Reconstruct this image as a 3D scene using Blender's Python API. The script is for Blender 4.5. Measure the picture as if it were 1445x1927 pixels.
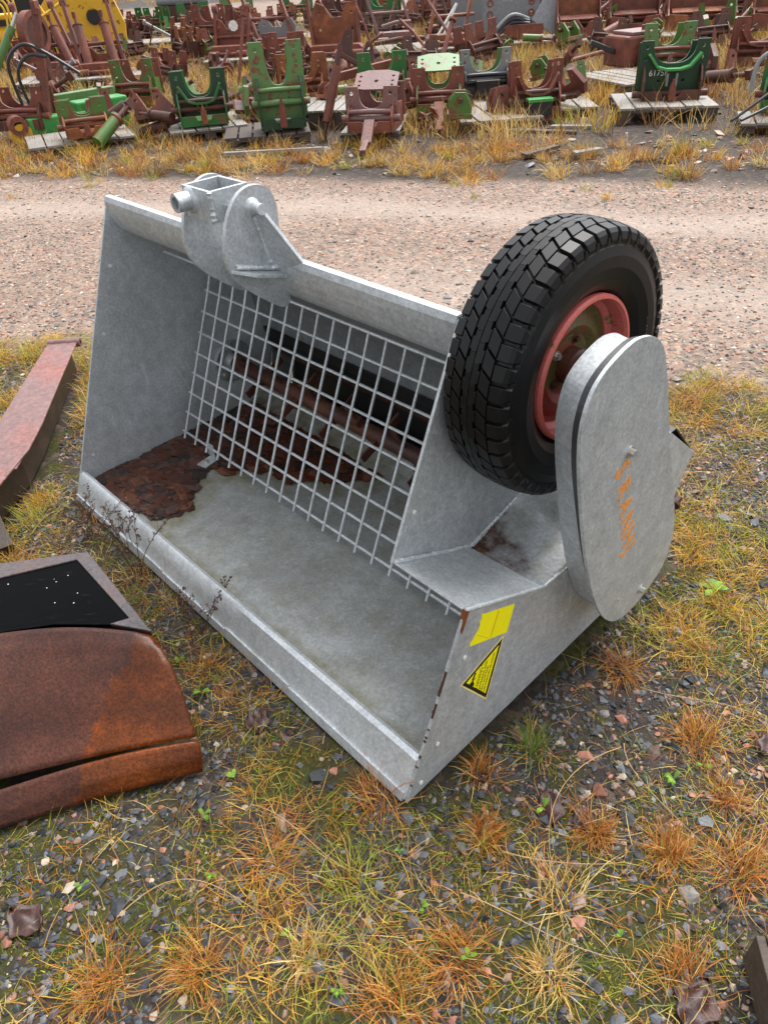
import bpy, bmesh, math, random
import numpy as np
from math import sin, cos, pi, radians, atan2, sqrt
from mathutils import Vector, Matrix, Euler
from mathutils.geometry import tessellate_polygon
rng = np.random.default_rng(7); random.seed(7)
S = bpy.context.scene
for o in list(bpy.data.objects): bpy.data.objects.remove(o)
COL = S.collection

# ------------------------------------------------------------ camera, sky, sun, exposure
PITCH, ROLL = radians(37.4), radians(-4.084)
R0 = Vector((1, 0, 0)); U0 = Vector((0, sin(PITCH), cos(PITCH))); FW = Vector((0, cos(PITCH), -sin(PITCH)))
RT = R0*cos(ROLL)+U0*sin(ROLL); UPV = -R0*sin(ROLL)+U0*cos(ROLL)
cd = bpy.data.cameras.new('camera'); cam = bpy.data.objects.new('camera', cd); COL.objects.link(cam)
cam.matrix_world = Matrix(((RT.x, UPV.x, -FW.x, 0), (RT.y, UPV.y, -FW.y, 0), (RT.z, UPV.z, -FW.z, 1.55), (0, 0, 0, 1)))
cd.sensor_fit = 'VERTICAL'; cd.sensor_height = 24; cd.lens = 24*1391/1927
cd.clip_start = .05; cd.clip_end = 600
S.camera = cam
SUN_EL, SUN_AZ = radians(62), radians(35)      # azimuth measured from +y towards +x
W = bpy.data.worlds.new("World"); S.world = W; W.use_nodes = True
nt = W.node_tree; bg = nt.nodes['Background']
sky = nt.nodes.new('ShaderNodeTexSky'); sky.sky_type = 'NISHITA'; sky.sun_disc = False
sky.sun_elevation = SUN_EL; sky.sun_rotation = SUN_AZ; sky.air_density = 1; sky.dust_density = 4; sky.ozone_density = 1
hs = nt.nodes.new('ShaderNodeHueSaturation'); hs.inputs['Saturation'].default_value = .16
nt.links.new(sky.outputs[0], hs.inputs['Color']); nt.links.new(hs.outputs[0], bg.inputs['Color'])
bg.inputs['Strength'].default_value = .15
sd = bpy.data.lights.new('sun', 'SUN'); sd.energy = .85; sd.angle = radians(28); sd.color = (1, .97, .93)
sun = bpy.data.objects.new('sun', sd); COL.objects.link(sun)
sv = Vector((sin(SUN_AZ)*cos(SUN_EL), cos(SUN_AZ)*cos(SUN_EL), sin(SUN_EL)))
sun.rotation_euler = sv.to_track_quat('Z', 'Y').to_euler(); sun.location = (0, 0, 12)
S.view_settings.view_transform = 'Standard'; S.view_settings.look = 'None'
S.view_settings.exposure = 1.25; S.view_settings.gamma = 1

# ------------------------------------------------------------ materials
def NM(name):
    m = bpy.data.materials.new(name); m.use_nodes = True
    return m, m.node_tree, m.node_tree.nodes['Principled BSDF']
class NT:
    def __init__(s, nt): s.nt = nt; s.N = nt.nodes; s.L = nt.links
    def tex(s, kind, scale, vec=None, **k):
        n = s.N.new(kind); n.inputs['Scale'].default_value = scale
        for a, b in k.items():
            if a in n.inputs.keys(): n.inputs[a].default_value = b
            else: setattr(n, a, b)
        s.L.new(vec if vec is not None else s.co(), n.inputs['Vector']); return n
    def co(s, what='Object'):
        n = s.N.new('ShaderNodeTexCoord'); return n.outputs[what]
    def pos(s): return s.N.new('ShaderNodeNewGeometry').outputs['Position']
    def ramp(s, fac, stops, interp='LINEAR'):
        n = s.N.new('ShaderNodeValToRGB'); e = n.color_ramp.elements; n.color_ramp.interpolation = interp
        while len(e) < len(stops): e.new(.5)
        for el, (p, c) in zip(e, stops):
            el.position = p; el.color = (*c, 1) if hasattr(c, '__len__') else (c, c, c, 1)
        s.L.new(fac, n.inputs[0]); return n.outputs[0]
    def mix(s, f, a, b, mode='MIX'):
        n = s.N.new('ShaderNodeMix'); n.data_type = 'RGBA'; n.blend_type = mode
        for k, v in ((0, f), (6, a), (7, b)):
            sock = n.inputs[k]
            if isinstance(v, (int, float)): sock.default_value = v if k == 0 else (v, v, v, 1)
            elif isinstance(v, tuple): sock.default_value = (*v, 1)
            else: s.L.new(v, sock)
        return n.outputs[2]
    def math(s, op, a, b=None):
        n = s.N.new('ShaderNodeMath'); n.operation = op
        for i, v in enumerate((a, b)):
            if v is None: continue
            if isinstance(v, (int, float)): n.inputs[i].default_value = v
            else: s.L.new(v, n.inputs[i])
        return n.outputs[0]
    def bump(s, h, strength, dist, bsdf):
        n = s.N.new('ShaderNodeBump'); n.inputs['Strength'].default_value = strength; n.inputs['Distance'].default_value = dist
        s.L.new(h, n.inputs['Height']); s.L.new(n.outputs[0], bsdf.inputs['Normal'])
    def map(s, vec, scale, rot=(0, 0, 0)):
        n = s.N.new('ShaderNodeMapping'); n.inputs['Scale'].default_value = scale; n.inputs['Rotation'].default_value = rot
        s.L.new(vec, n.inputs[0]); return n.outputs[0]

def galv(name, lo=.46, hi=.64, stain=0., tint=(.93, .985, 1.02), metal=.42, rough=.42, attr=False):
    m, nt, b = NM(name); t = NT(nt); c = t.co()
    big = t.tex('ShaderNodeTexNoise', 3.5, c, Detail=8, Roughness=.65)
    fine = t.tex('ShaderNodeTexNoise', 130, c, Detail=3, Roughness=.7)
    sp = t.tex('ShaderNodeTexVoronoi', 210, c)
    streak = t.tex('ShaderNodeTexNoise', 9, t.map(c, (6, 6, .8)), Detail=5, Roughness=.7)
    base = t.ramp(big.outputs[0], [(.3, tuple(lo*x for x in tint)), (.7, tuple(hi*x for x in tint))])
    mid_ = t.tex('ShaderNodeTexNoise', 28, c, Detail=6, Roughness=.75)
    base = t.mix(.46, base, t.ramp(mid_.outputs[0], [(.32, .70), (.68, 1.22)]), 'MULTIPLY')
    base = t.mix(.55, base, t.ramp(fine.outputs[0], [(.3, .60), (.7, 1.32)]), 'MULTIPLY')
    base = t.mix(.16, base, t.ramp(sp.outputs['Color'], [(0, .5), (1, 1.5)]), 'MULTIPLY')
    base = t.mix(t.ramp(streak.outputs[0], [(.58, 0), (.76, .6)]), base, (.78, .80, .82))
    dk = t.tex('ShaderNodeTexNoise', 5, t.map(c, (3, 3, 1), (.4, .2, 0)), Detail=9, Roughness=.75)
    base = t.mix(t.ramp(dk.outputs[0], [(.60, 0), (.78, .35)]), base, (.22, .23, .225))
    if stain:
        st = t.tex('ShaderNodeTexNoise', 4, c, Detail=7, Roughness=.7)
        base = t.mix(t.ramp(st.outputs[0], [(.56, 0), (.70, stain)]), base, (.16, .12, .05))
    if attr:
        a = nt.nodes.new('ShaderNodeAttribute'); a.attribute_name = 'stain'
        sep = nt.nodes.new('ShaderNodeSeparateColor'); nt.links.new(a.outputs['Color'], sep.inputs[0])
        n2 = t.tex('ShaderNodeTexNoise', 12, c, Detail=6, Roughness=.7)
        f = t.math('MULTIPLY', sep.outputs[0], t.ramp(n2.outputs[0], [(.3, .35), (.65, 1.0)]))
        base = t.mix(f, base, (.155, .135, .04))
        f2 = t.math('MULTIPLY', sep.outputs[1], t.ramp(n2.outputs[0], [(.35, .2), (.6, 1.0)]))
        base = t.mix(f2, base, (.07, .024, .010))
    nt.links.new(base, b.inputs['Base Color'])
    b.inputs['Metallic'].default_value = metal
    nt.links.new(t.ramp(big.outputs[0], [(.3, rough+.1), (.7, rough-.06)]), b.inputs['Roughness'])
    t.bump(fine.outputs[0], .18, .002, b)
    return m

def rust(name, dark=(.05, .018, .010), mid=(.16, .05, .025), hot=(.34, .10, .03), sc=6, rough=.5, hotpos=.62, coat=.0):
    m, nt, b = NM(name); t = NT(nt); c = t.co()
    n1 = t.tex('ShaderNodeTexNoise', sc, c, Detail=9, Roughness=.72)
    n2 = t.tex('ShaderNodeTexNoise', sc*22, c, Detail=4, Roughness=.7)
    base = t.ramp(n1.outputs[0], [(.28, dark), (.5, mid), (hotpos+.12, hot)])
    base = t.mix(.7, base, t.ramp(n2.outputs[0], [(.3, .45), (.7, 1.5)]), 'MULTIPLY')
    nt.links.new(base, b.inputs['Base Color'])
    nt.links.new(t.ramp(n1.outputs[0], [(.35, rough-.18), (.65, rough+.15)]), b.inputs['Roughness'])
    b.inputs['Coat Weight'].default_value = coat; b.inputs['Coat Roughness'].default_value = .25
    t.bump(n2.outputs[0], .35, .003, b)
    return m

def paint(name, col, chip=(.11, .035, .018), amount=.58, rough=.4, sc=7):
    m, nt, b = NM(name); t = NT(nt); c = t.co()
    n1 = t.tex('ShaderNodeTexNoise', sc, c, Detail=9, Roughness=.75)
    n2 = t.tex('ShaderNodeTexNoise', sc*15, c, Detail=4, Roughness=.7)
    base = t.mix(t.ramp(n1.outputs[0], [(amount, 0), (amount+.05, 1)]), col, t.ramp(n2.outputs[0], [(.3, chip), (.7, tuple(min(1, x*2.2) for x in chip))]))
    base = t.mix(.5, base, t.ramp(n2.outputs[0], [(.3, .65), (.7, 1.2)]), 'MULTIPLY')
    nt.links.new(base, b.inputs['Base Color'])
    b.inputs['Roughness'].default_value = rough
    t.bump(n2.outputs[0], .15, .002, b)
    return m

def wood(name, a=(.17, .155, .14), b_=(.36, .335, .30), axis=(1, 14, 14)):
    m, nt, b = NM(name); t = NT(nt); c = t.co()
    n1 = t.tex('ShaderNodeTexNoise', 5, t.map(c, axis), Detail=9, Roughness=.75)
    n2 = t.tex('ShaderNodeTexNoise', 2.5, c, Detail=5)
    base = t.ramp(n1.outputs[0], [(.3, a), (.7, b_)])
    base = t.mix(.6, base, t.ramp(n2.outputs[0], [(.3, .55), (.7, 1.25)]), 'MULTIPLY')
    nt.links.new(base, b.inputs['Base Color']); b.inputs['Roughness'].default_value = .7
    t.bump(n1.outputs[0], .5, .004, b)
    return m

def plain(name, col, rough=.5, metal=0, spec=.5, var=.25, sc=20, bump=.1):
    m, nt, b = NM(name); t = NT(nt); c = t.co()
    n1 = t.tex('ShaderNodeTexNoise', sc, c, Detail=7, Roughness=.7)
    base = t.mix(1.0, col, t.ramp(n1.outputs[0], [(.3, 1-var), (.7, 1+var)]), 'MULTIPLY')
    nt.links.new(base, b.inputs['Base Color'])
    b.inputs['Roughness'].default_value = rough; b.inputs['Metallic'].default_value = metal
    b.inputs['Specular IOR Level'].default_value = spec
    t.bump(n1.outputs[0], bump, .002, b)
    return m

def attrmat(name, rough=.6, spec=.35, trans=0., var=.0, sc=60, gain=1.0, bump=0):
    m, nt, b = NM(name); t = NT(nt)
    a = nt.nodes.new('ShaderNodeAttribute'); a.attribute_name = 'Col'; c = a.outputs['Color']
    if var or bump:
        n1 = t.tex('ShaderNodeTexNoise', sc, t.pos(), Detail=5, Roughness=.7)
        c = t.mix(1.0, c, t.ramp(n1.outputs[0], [(.3, 1-var), (.7, 1+var)]), 'MULTIPLY')
        if bump: t.bump(n1.outputs[0], bump, .004, b)
    nt.links.new(c, b.inputs['Base Color'])
    b.inputs['Roughness'].default_value = rough; b.inputs['Specular IOR Level'].default_value = spec
    if trans:
        tr = nt.nodes.new('ShaderNodeBsdfTranslucent'); nt.links.new(c, tr.inputs[0])
        mx = nt.nodes.new('ShaderNodeMixShader'); mx.inputs[0].default_value = trans
        nt.links.new(b.outputs[0], mx.inputs[1]); nt.links.new(tr.outputs[0], mx.inputs[2])
        nt.links.new(mx.outputs[0], nt.nodes['Material Output'].inputs[0])
    return m

M = dict(
    galv=galv('galvanised'), galv_floor=galv('galvanised_floor', .37, .56, attr=True, metal=.35, rough=.55, tint=(.92, .975, 1.03)),
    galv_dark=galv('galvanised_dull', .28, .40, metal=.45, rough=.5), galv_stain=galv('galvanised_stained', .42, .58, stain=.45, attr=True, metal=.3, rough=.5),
    galv_wall=galv('galvanised_wall', .45, .62, metal=.25, rough=.5),
    galv_bright=galv('galvanised_bright', .56, .70, metal=.35, rough=.4),
    rust_dark=rust('rust_dark', (.020, .009, .006), (.075, .025, .015), (.17, .055, .025), rough=.6),
    rust_red=rust('rust_red', (.045, .013, .008), (.16, .043, .026), (.29, .085, .042), sc=4, rough=.6),
    rust_pink=rust('rust_pink', (.12, .062, .056), (.185, .10, .092), (.28, .085, .065), sc=2.5, rough=.42),
    rust_hot=rust('rust_hot', (.07, .022, .010), (.20, .06, .022), (.42, .13, .03), sc=4, rough=.5),
    blade=None,
    green=paint('green_paint', (.025, .135, .030), amount=.55), green_pale=paint('green_paint_faded', (.10, .21, .065), amount=.53),
    green_dark=paint('green_paint_dark', (.010, .045, .018), amount=.62), green_rusty=paint('green_paint_rusty', (.07, .16, .03), amount=.50),
    green_bright=paint('green_paint_bright', (.045, .27, .06), amount=.60),
    yellow=paint('yellow_paint', (.70, .40, .02), amount=.58), black=plain('black_paint', (.016, .016, .017), .35),
    grey=plain('grey_plate', (.22, .225, .235), .5, .2), greyrust=paint('grey_plate_rusty', (.20, .21, .22), chip=(.16, .06, .03), amount=.56),
    rubber=plain('tyre_rubber', (.006, .006, .0065), .38, spec=.28, var=.3, sc=40), flap=plain('rubber_flap', (.010, .010, .011), .4),
    rim=paint('rim_paint', (.62, .145, .125), chip=(.09, .075, .02), amount=.60, rough=.4, sc=9),
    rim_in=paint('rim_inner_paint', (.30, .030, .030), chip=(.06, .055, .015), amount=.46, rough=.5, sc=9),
    wood=wood('weathered_wood'), wood_dark=wood('dark_wood', (.035, .025, .02), (.12, .085, .065)),
    wood_front=wood('cut_wood', (.07, .042, .028), (.27, .18, .12)),
    hose=plain('hose_rubber', (.02, .021, .023), .35), hose_y=plain('yellow_hose', (.75, .47, .03), .4), hose_g=plain('grey_hose', (.19, .195, .20), .45),
    steel=plain('zinc_bolt', (.55, .54, .50), .35, .7), blue=plain('blue_paint', (.06, .17, .45), .4), sticker=plain('sticker_yellow', (1.0, .90, .0), .32, var=.03),
    ink=plain('sticker_ink', (.012, .011, .010), .4), ink_faded=plain('faded_ink', (.58, .42, .0), .4), white=plain('white_paint', (.75, .74, .70), .5),
    pale=plain('sticker_rim', (.86, .74, .28), .4), strip=plain('rubber_strip', (.030, .030, .034), .4),
    leafm=attrmat('leaf_litter', .27, .5, var=.3, sc=50), grass=attrmat('grass_blades', .55, .3, trans=.3),
    stone=attrmat('stone', .45, .3, var=.25, sc=90, bump=.3), moss=attrmat('moss', .7, .2),
    stem=attrmat('stems', .6, .3))

# ------------------------------------------------------------ mesh helpers
class MB:
    def __init__(s): s.v = []; s.f = []
    def add(s, vs, fs):
        n = len(s.v); s.v += [tuple(v) for v in vs]; s.f += [tuple(i+n for i in f) for f in fs]; return s
    def box(s, c, size, rot=None):
        hx, hy, hz = (x/2 for x in size); m = Euler(rot).to_matrix() if rot is not None else None
        vs = []
        for x in (-hx, hx):
            for y in (-hy, hy):
                for z in (-hz, hz):
                    p = Vector((x, y, z)); p = m @ p if m else p; vs.append(p+Vector(c))
        return s.add(vs, [(0, 1, 3, 2), (4, 6, 7, 5), (0, 4, 5, 1), (2, 3, 7, 6), (0, 2, 6, 4), (1, 5, 7, 3)])
    def bar(s, a, b, w, h, up=(0, 0, 1)):
        a = Vector(a); b = Vector(b); d = (b-a).normalized(); u = Vector(up); r = d.cross(u)
        if r.length < 1e-4: r = d.cross(Vector((0, 1, 0)))
        r.normalize(); u = r.cross(d).normalized(); vs = []
        for p in (a, b):
            for i, j in ((-1, -1), (1, -1), (1, 1), (-1, 1)): vs.append(p+r*(i*w/2)+u*(j*h/2))
        return s.add(vs, [(3, 2, 1, 0), (4, 5, 6, 7), (0, 1, 5, 4), (1, 2, 6, 5), (2, 3, 7, 6), (3, 0, 4, 7)])
    def tube(s, pts, r, seg=10, cap=True, inner=None):
        pts = [Vector(p) for p in pts]; n = len(pts); rs = r if hasattr(r, '__len__') else [r]*n
        d = (pts[1]-pts[0]).normalized(); u = d.orthogonal().normalized(); base = len(s.v); vs = []
        for i, p in enumerate(pts):
            d2 = ((pts[min(i+1, n-1)]-pts[max(i-1, 0)])).normalized()
            u = (u-d2*u.dot(d2)).normalized(); w = d2.cross(u)
            for k in range(seg):
                a = 2*pi*k/seg; vs.append(p+(u*cos(a)+w*sin(a))*rs[i])
        fs = [(i*seg+k, i*seg+(k+1) % seg, (i+1)*seg+(k+1) % seg, (i+1)*seg+k) for i in range(n-1) for k in range(seg)]
        if cap and inner is None: fs += [tuple(range(seg))[::-1], tuple((n-1)*seg+k for k in range(seg))]
        s.add(vs, fs)
        if inner:
            m = MB(); m.tube(pts, inner, seg, cap=False); nb = len(s.v); s.v += m.v
            s.f += [tuple(i+nb for i in f[::-1]) for f in m.f]
            for e, o in ((0, base), ((n-1)*seg, base)):
                for k in range(seg):
                    q = (o+e+k, o+e+(k+1) % seg, nb+e+(k+1) % seg, nb+e+k)
                    s.f.append(q if e else q[::-1])
        return s
    def prism(s, poly, a, b, ax='x', holes=()):
        """extrude a 2-D outline (with holes) along an axis; 'x': (y,z), 'y': (x,z), 'z': (x,y)"""
        def P(q, t): return {'x': (t, q[0], q[1]), 'y': (q[0], t, q[1]), 'z': (q[0], q[1], t)}[ax]
        loops = [list(poly)]+[list(h) for h in holes]; flat = [q for l in loops for q in l]
        tri = tessellate_polygon([[Vector((q[0], q[1], 0)) for q in l] for l in loops])
        n = len(flat); vs = [P(q, a) for q in flat]+[P(q, b) for q in flat]
        fs = [tuple(t) for t in tri]+[tuple(i+n for i in t[::-1]) for t in tri]; k = 0
        for l in loops:
            m = len(l); fs += [(k+i, k+(i+1) % m, k+(i+1) % m+n, k+i+n) for i in range(m)]; k += m
        return s.add(vs, fs)
    def sheet(s, prof0, x0, x1, t, prof1=None, nx=1):
        """thin bent plate: profile (y,z) swept along x, thickness t"""
        p1 = prof1 or prof0; n = len(prof0)
        def off(pr):
            out = []
            for i in range(n):
                a = Vector(pr[max(i-1, 0)]); b = Vector(pr[min(i+1, n-1)]); d = (b-a).normalized()
                out.append((pr[i][0]+d.y*t, pr[i][1]-d.x*t))
            return out
        o0, o1 = off(prof0), off(p1); vs = []
        for j in range(nx+1):
            f = j/nx; x = x0+(x1-x0)*f
            for A, B in ((prof0, p1), (o0, o1)):
                vs += [(x, A[i][0]*(1-f)+B[i][0]*f, A[i][1]*(1-f)+B[i][1]*f) for i in range(n)]
        fs = []
        for j in range(nx):
            a = j*2*n; b = a+2*n
            for i in range(n-1):
                fs += [(a+i, a+i+1, b+i+1, b+i), (a+n+i, b+n+i, b+n+i+1, a+n+i+1)]
            fs += [(a, b, b+n, a+n), (a+n-1, a+2*n-1, b+2*n-1, b+n-1)]
        e = nx*2*n
        for i in range(n-1): fs += [(i, n+i, n+i+1, i+1), (e+i, e+i+1, e+n+i+1, e+n+i)]
        return s.add(vs, fs)
    def lathe(s, prof, c, seg=48, ax='x', closed=False):
        """profile (axial, radius) around an axis through c"""
        n = len(prof); vs = []
        for k in range(seg):
            a = 2*pi*k/seg
            for (x, r) in prof:
                vs.append({'x': (c[0]+x, c[1]+r*cos(a), c[2]+r*sin(a)), 'z': (c[0]+r*cos(a), c[1]+r*sin(a), c[2]+x), 'y': (c[0]+r*sin(a), c[1]+x, c[2]+r*cos(a))}[ax])
        m = n if closed else n-1
        return s.add(vs, [(k*n+i, k*n+(i+1) % n, ((k+1) % seg)*n+(i+1) % n, ((k+1) % seg)*n+i) for k in range(seg) for i in range(m)])
    def bead(s, a, b, r=.005, amp=.35):
        a = Vector(a); b = Vector(b); n = max(4, int((b-a).length/.006)); rr = random.Random(n)
        return s.tube([a+(b-a)*i/n+Vector([rr.uniform(-1, 1)*r*.12 for _ in range(3)]) for i in range(n+1)],
                      [r*(1+amp*(.5 if i % 2 else -.3)+rr.uniform(-.15, .15)) for i in range(n+1)], 7)
    def hexbolt(s, c, r, h, d=(1, 0, 0)):
        d = Vector(d).normalized(); c = Vector(c)
        s.tube([c, c+d*h*.25], r*1.55, 14); return s.tube([c+d*h*.25, c+d*h], r, 6)
    def build(s, name, mat, parent=None, smooth=False, bevel=0, recalc=True):
        me = bpy.data.meshes.new(name); me.from_pydata(s.v, [], s.f)
        if recalc:
            bm = bmesh.new(); bm.from_mesh(me); bmesh.ops.recalc_face_normals(bm, faces=bm.faces); bm.to_mesh(me); bm.free()
        me.materials.append(M[mat] if isinstance(mat, str) else mat)
        o = bpy.data.objects.new(name, me); COL.objects.link(o); o.parent = parent
        if smooth:
            me.polygons.foreach_set('use_smooth', [True]*len(me.polygons))
            try: me.set_sharp_from_angle(angle=radians(38 if smooth is True else smooth))
            except Exception: pass
        if bevel:
            bv = o.modifiers.new('bevel', 'BEVEL'); bv.width = bevel; bv.segments = 2; bv.limit_method = 'ANGLE'; bv.angle_limit = radians(35)
            bv.harden_normals = False
        return o
def tag(o, label, cat, group=None, kind=None):
    o['label'] = label; o['category'] = cat
    if group: o['group'] = group
    if kind: o['kind'] = kind
    return o
def thing(name, label, cat, loc=(0, 0, 0), rz=0, group=None, rx=0, ry=0):
    e = bpy.data.objects.new(name, None); COL.objects.link(e); e.location = loc; e.rotation_euler = (rx, ry, rz)
    e.empty_display_size = .1
    return tag(e, label, cat, group)
def stuff(o, label=None, cat=None): 
    o['kind'] = 'stuff'
    if label: o['label'] = label; o['category'] = cat
    return o
def npmesh(name, V, F, mat, cols=None, parent=None):
    """V (n,3) float, F (m,k) int, cols (n,3) per-vertex colour"""
    me = bpy.data.meshes.new(name); me.vertices.add(len(V)); me.vertices.foreach_set('co', np.ascontiguousarray(V, dtype=np.float32).ravel())
    m, k = F.shape; me.loops.add(m*k); me.loops.foreach_set('vertex_index', np.ascontiguousarray(F, dtype=np.int32).ravel())
    me.polygons.add(m); me.polygons.foreach_set('loop_start', np.arange(0, m*k, k, dtype=np.int32))
    try: me.polygons.foreach_set('loop_total', np.full(m, k, dtype=np.int32))
    except Exception: pass
    me.update(calc_edges=True)
    me.polygons.foreach_set('use_smooth', [False]*m)
    if cols is not None:
        a = me.color_attributes.new('Col', 'FLOAT_COLOR', 'POINT')
        a.data.foreach_set('color', np.concatenate([cols, np.ones((len(cols), 1))], 1).astype(np.float32).ravel())
    me.materials.append(M[mat] if isinstance(mat, str) else mat)
    o = bpy.data.objects.new(name, me); COL.objects.link(o); o.parent = parent
    return o
# value noise
_T = rng.random((257, 257))
def vnoise(x, y):
    xi = np.floor(x).astype(int); yi = np.floor(y).astype(int); fx = x-xi; fy = y-yi
    fx = fx*fx*(3-2*fx); fy = fy*fy*(3-2*fy); g = lambda i, j: _T[i % 256, j % 256]
    return (g(xi, yi)*(1-fx)+g(xi+1, yi)*fx)*(1-fy)+(g(xi, yi+1)*(1-fx)+g(xi+1, yi+1)*fx)*fy
def fbm(x, y, o=4):
    s = 0; a = .5; t = 0
    for i in range(o): s = s+a*vnoise(x*2**i+17.3*i, y*2**i+5.1*i); t += a; a *= .5
    return s/t
def sstep(a, b, x): t = np.clip((x-a)/(b-a), 0, 1); return t*t*(3-2*t)

# ------------------------------------------------------------ ground
OX, OY = .002, .935; XA = np.array([.652, -.758]); YA = np.array([.758, .652])
def mloc(x, y): dx = x-OX; dy = y-OY; return dx*XA[0]+dy*XA[1], dx*YA[0]+dy*YA[1]
def road_mask(x, y):
    s = y+.32*x; w = (fbm(x*1.3, y*1.3)-.5)*.9
    near = sstep(2.95, 3.45, s+w-.10*np.clip(x, -3, 3)*0); far = 1-sstep(6.45, 6.85, s+w*.5)
    w2 = (fbm(x*.3+9, y*.3)-.5)*3
    return np.maximum(near*far, sstep(24, 26, y+.1*x+w2)*(1-sstep(36, 40, y+.1*x+w2)))
def track_mask(x, y):
    s = y+.30*x+(fbm(x*.6+3, y*.6)-.5)*.7
    return np.maximum(np.exp(-((s-5.75)/.30)**2), .9*np.exp(-((s-4.25)/.32)**2)*sstep(-1.5, 1.2, x))*road_mask(x, y)
def moss_mask(x, y):
    m = sstep(.44, .62, .5*fbm(x*2.6+40, y*2.6+11, 4)+.5*fbm(x*14, y*14, 3))
    return m*(1-road_mask(x, y))*(1-sstep(6.3, 6.9, y+.32*x))
def bare_mask(x, y):   # bare wet gravel right of the machine and at the lower right
    b = np.exp(-(((x-.42)/.26)**2+((y-1.08)/.26)**2)**2)+.8*np.exp(-(((x-.33)/.22)**2+((y-.70)/.13)**2))
    return np.clip(b, 0, 1)
def hgt(x, y):
    h = (fbm(x*1.6, y*1.6, 4)-.55)*.045+(fbm(x*9, y*9, 3)-.5)*.014
    lx, ly = mloc(x, y)
    inside = sstep(-1.95, -1.70, lx)*(1-sstep(.0, .3, lx))*sstep(-.15, .02, ly)*(1-sstep(1.1, 1.4, ly))
    h = h*(1-.75*road_mask(x, y))-.012
    far = sstep(7, 9, y+.32*x); h = h+far*(fbm(x*.5, y*.5)-.5)*.10
    return h*(1-inside)+inside*(-.012)
def axis(lo, mid0, mid1, hi, fine, growth):
    a = list(np.arange(mid0, mid1, fine)); st = fine; x = mid1
    while x < hi: a.append(x); st *= growth; x += st
    a.append(hi); st = fine; x = mid0-fine; b = []
    while x > lo: b.append(x); st *= growth; x -= st
    b.append(lo); return np.array(b[::-1]+a)
gx = axis(-260, -1.9, 1.9, 260, .022, 1.045); gy = axis(-8, .3, 3.2, 520, .022, 1.03)
GX, GY = np.meshgrid(gx, gy, indexing='ij'); GZ = hgt(GX, GY)
nx_, ny_ = GX.shape; V = np.stack([GX.ravel(), GY.ravel(), GZ.ravel()], 1)
I = (np.arange(nx_-1)[:, None]*ny_+np.arange(ny_-1)[None]).ravel()
F = np.stack([I, I+ny_, I+ny_+1, I+1], 1)
cols = np.stack([road_mask(V[:, 0], V[:, 1]), moss_mask(V[:, 0], V[:, 1]), track_mask(V[:, 0], V[:, 1])], 1)
m, nt, b = NM('ground_soil'); t = NT(nt); P = t.pos()
at = nt.nodes.new('ShaderNodeAttribute'); at.attribute_name = 'Col'; sp = nt.nodes.new('ShaderNodeSeparateColor'); nt.links.new(at.outputs['Color'], sp.inputs[0])
v1 = t.tex('ShaderNodeTexVoronoi', 75, P); v2 = t.tex('ShaderNodeTexVoronoi', 34, P); n1 = t.tex('ShaderNodeTexNoise', 2.2, P, Detail=8, Roughness=.7); n2 = t.tex('ShaderNodeTexNoise', 60, P, Detail=6, Roughness=.8)
sx = nt.nodes.new('ShaderNodeSeparateColor'); nt.links.new(v1.outputs['Color'], sx.inputs[0]); sx2 = nt.nodes.new('ShaderNodeSeparateColor'); nt.links.new(v2.outputs['Color'], sx2.inputs[0])
pal = [(0, (.09, .085, .085)), (.15, (.21, .15, .125)), (.34, (.27, .195, .165)), (.52, (.25, .22, .195)), (.68, (.30, .19, .15)), (.82, (.15, .14, .135)), (.93, (.40, .34, .29))]
rc = t.mix(.5, t.ramp(sx.outputs[0], pal, 'CONSTANT'), t.ramp(sx2.outputs[1], pal, 'CONSTANT'))
rc = t.mix(.55, rc, t.ramp(n2.outputs[0], [(.3, .6), (.7, 1.35)]), 'MULTIPLY')
rc = t.mix(.5, rc, t.ramp(n1.outputs[0], [(.3, .6), (.7, 1.3)]), 'MULTIPLY')
rc = t.mix(1.0, rc, (1.06, .98, .88), 'MULTIPLY')
trk = t.mix(.35, (.37, .305, .26), rc)
rc = t.mix(t.math('MULTIPLY', sp.outputs[2], .85), rc, trk)
soil = t.ramp(n2.outputs[0], [(.3, (.018, .012, .008)), (.6, (.050, .031, .018)), (.8, (.12, .075, .042))])
soil = t.mix(.5, soil, t.ramp(sx2.outputs[0], [(0, (.03, .03, .032)), (.5, (.07, .06, .052)), (.9, (.16, .11, .09))], 'CONSTANT'))
ms = t.ramp(n2.outputs[0], [(.3, (.016, .015, .005)), (.55, (.050, .050, .010)), (.8, (.14, .13, .02))])
soil = t.mix(sp.outputs[1], soil, ms)
base = t.mix(sp.outputs[0], soil, rc)
nt.links.new(base, b.inputs['Base Color']); b.inputs['Roughness'].default_value = .75; b.inputs['Specular IOR Level'].default_value = .2
hh = t.math('ADD', t.math('MULTIPLY', v2.outputs['Distance'], -1.0), t.math('MULTIPLY', n2.outputs[0], .6))
t.bump(hh, .55, .012, b)
g = npmesh('ground', V, F, m, cols); g['kind'] = 'structure'
g.data.polygons.foreach_set('use_smooth', [True]*len(g.data.polygons))

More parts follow.
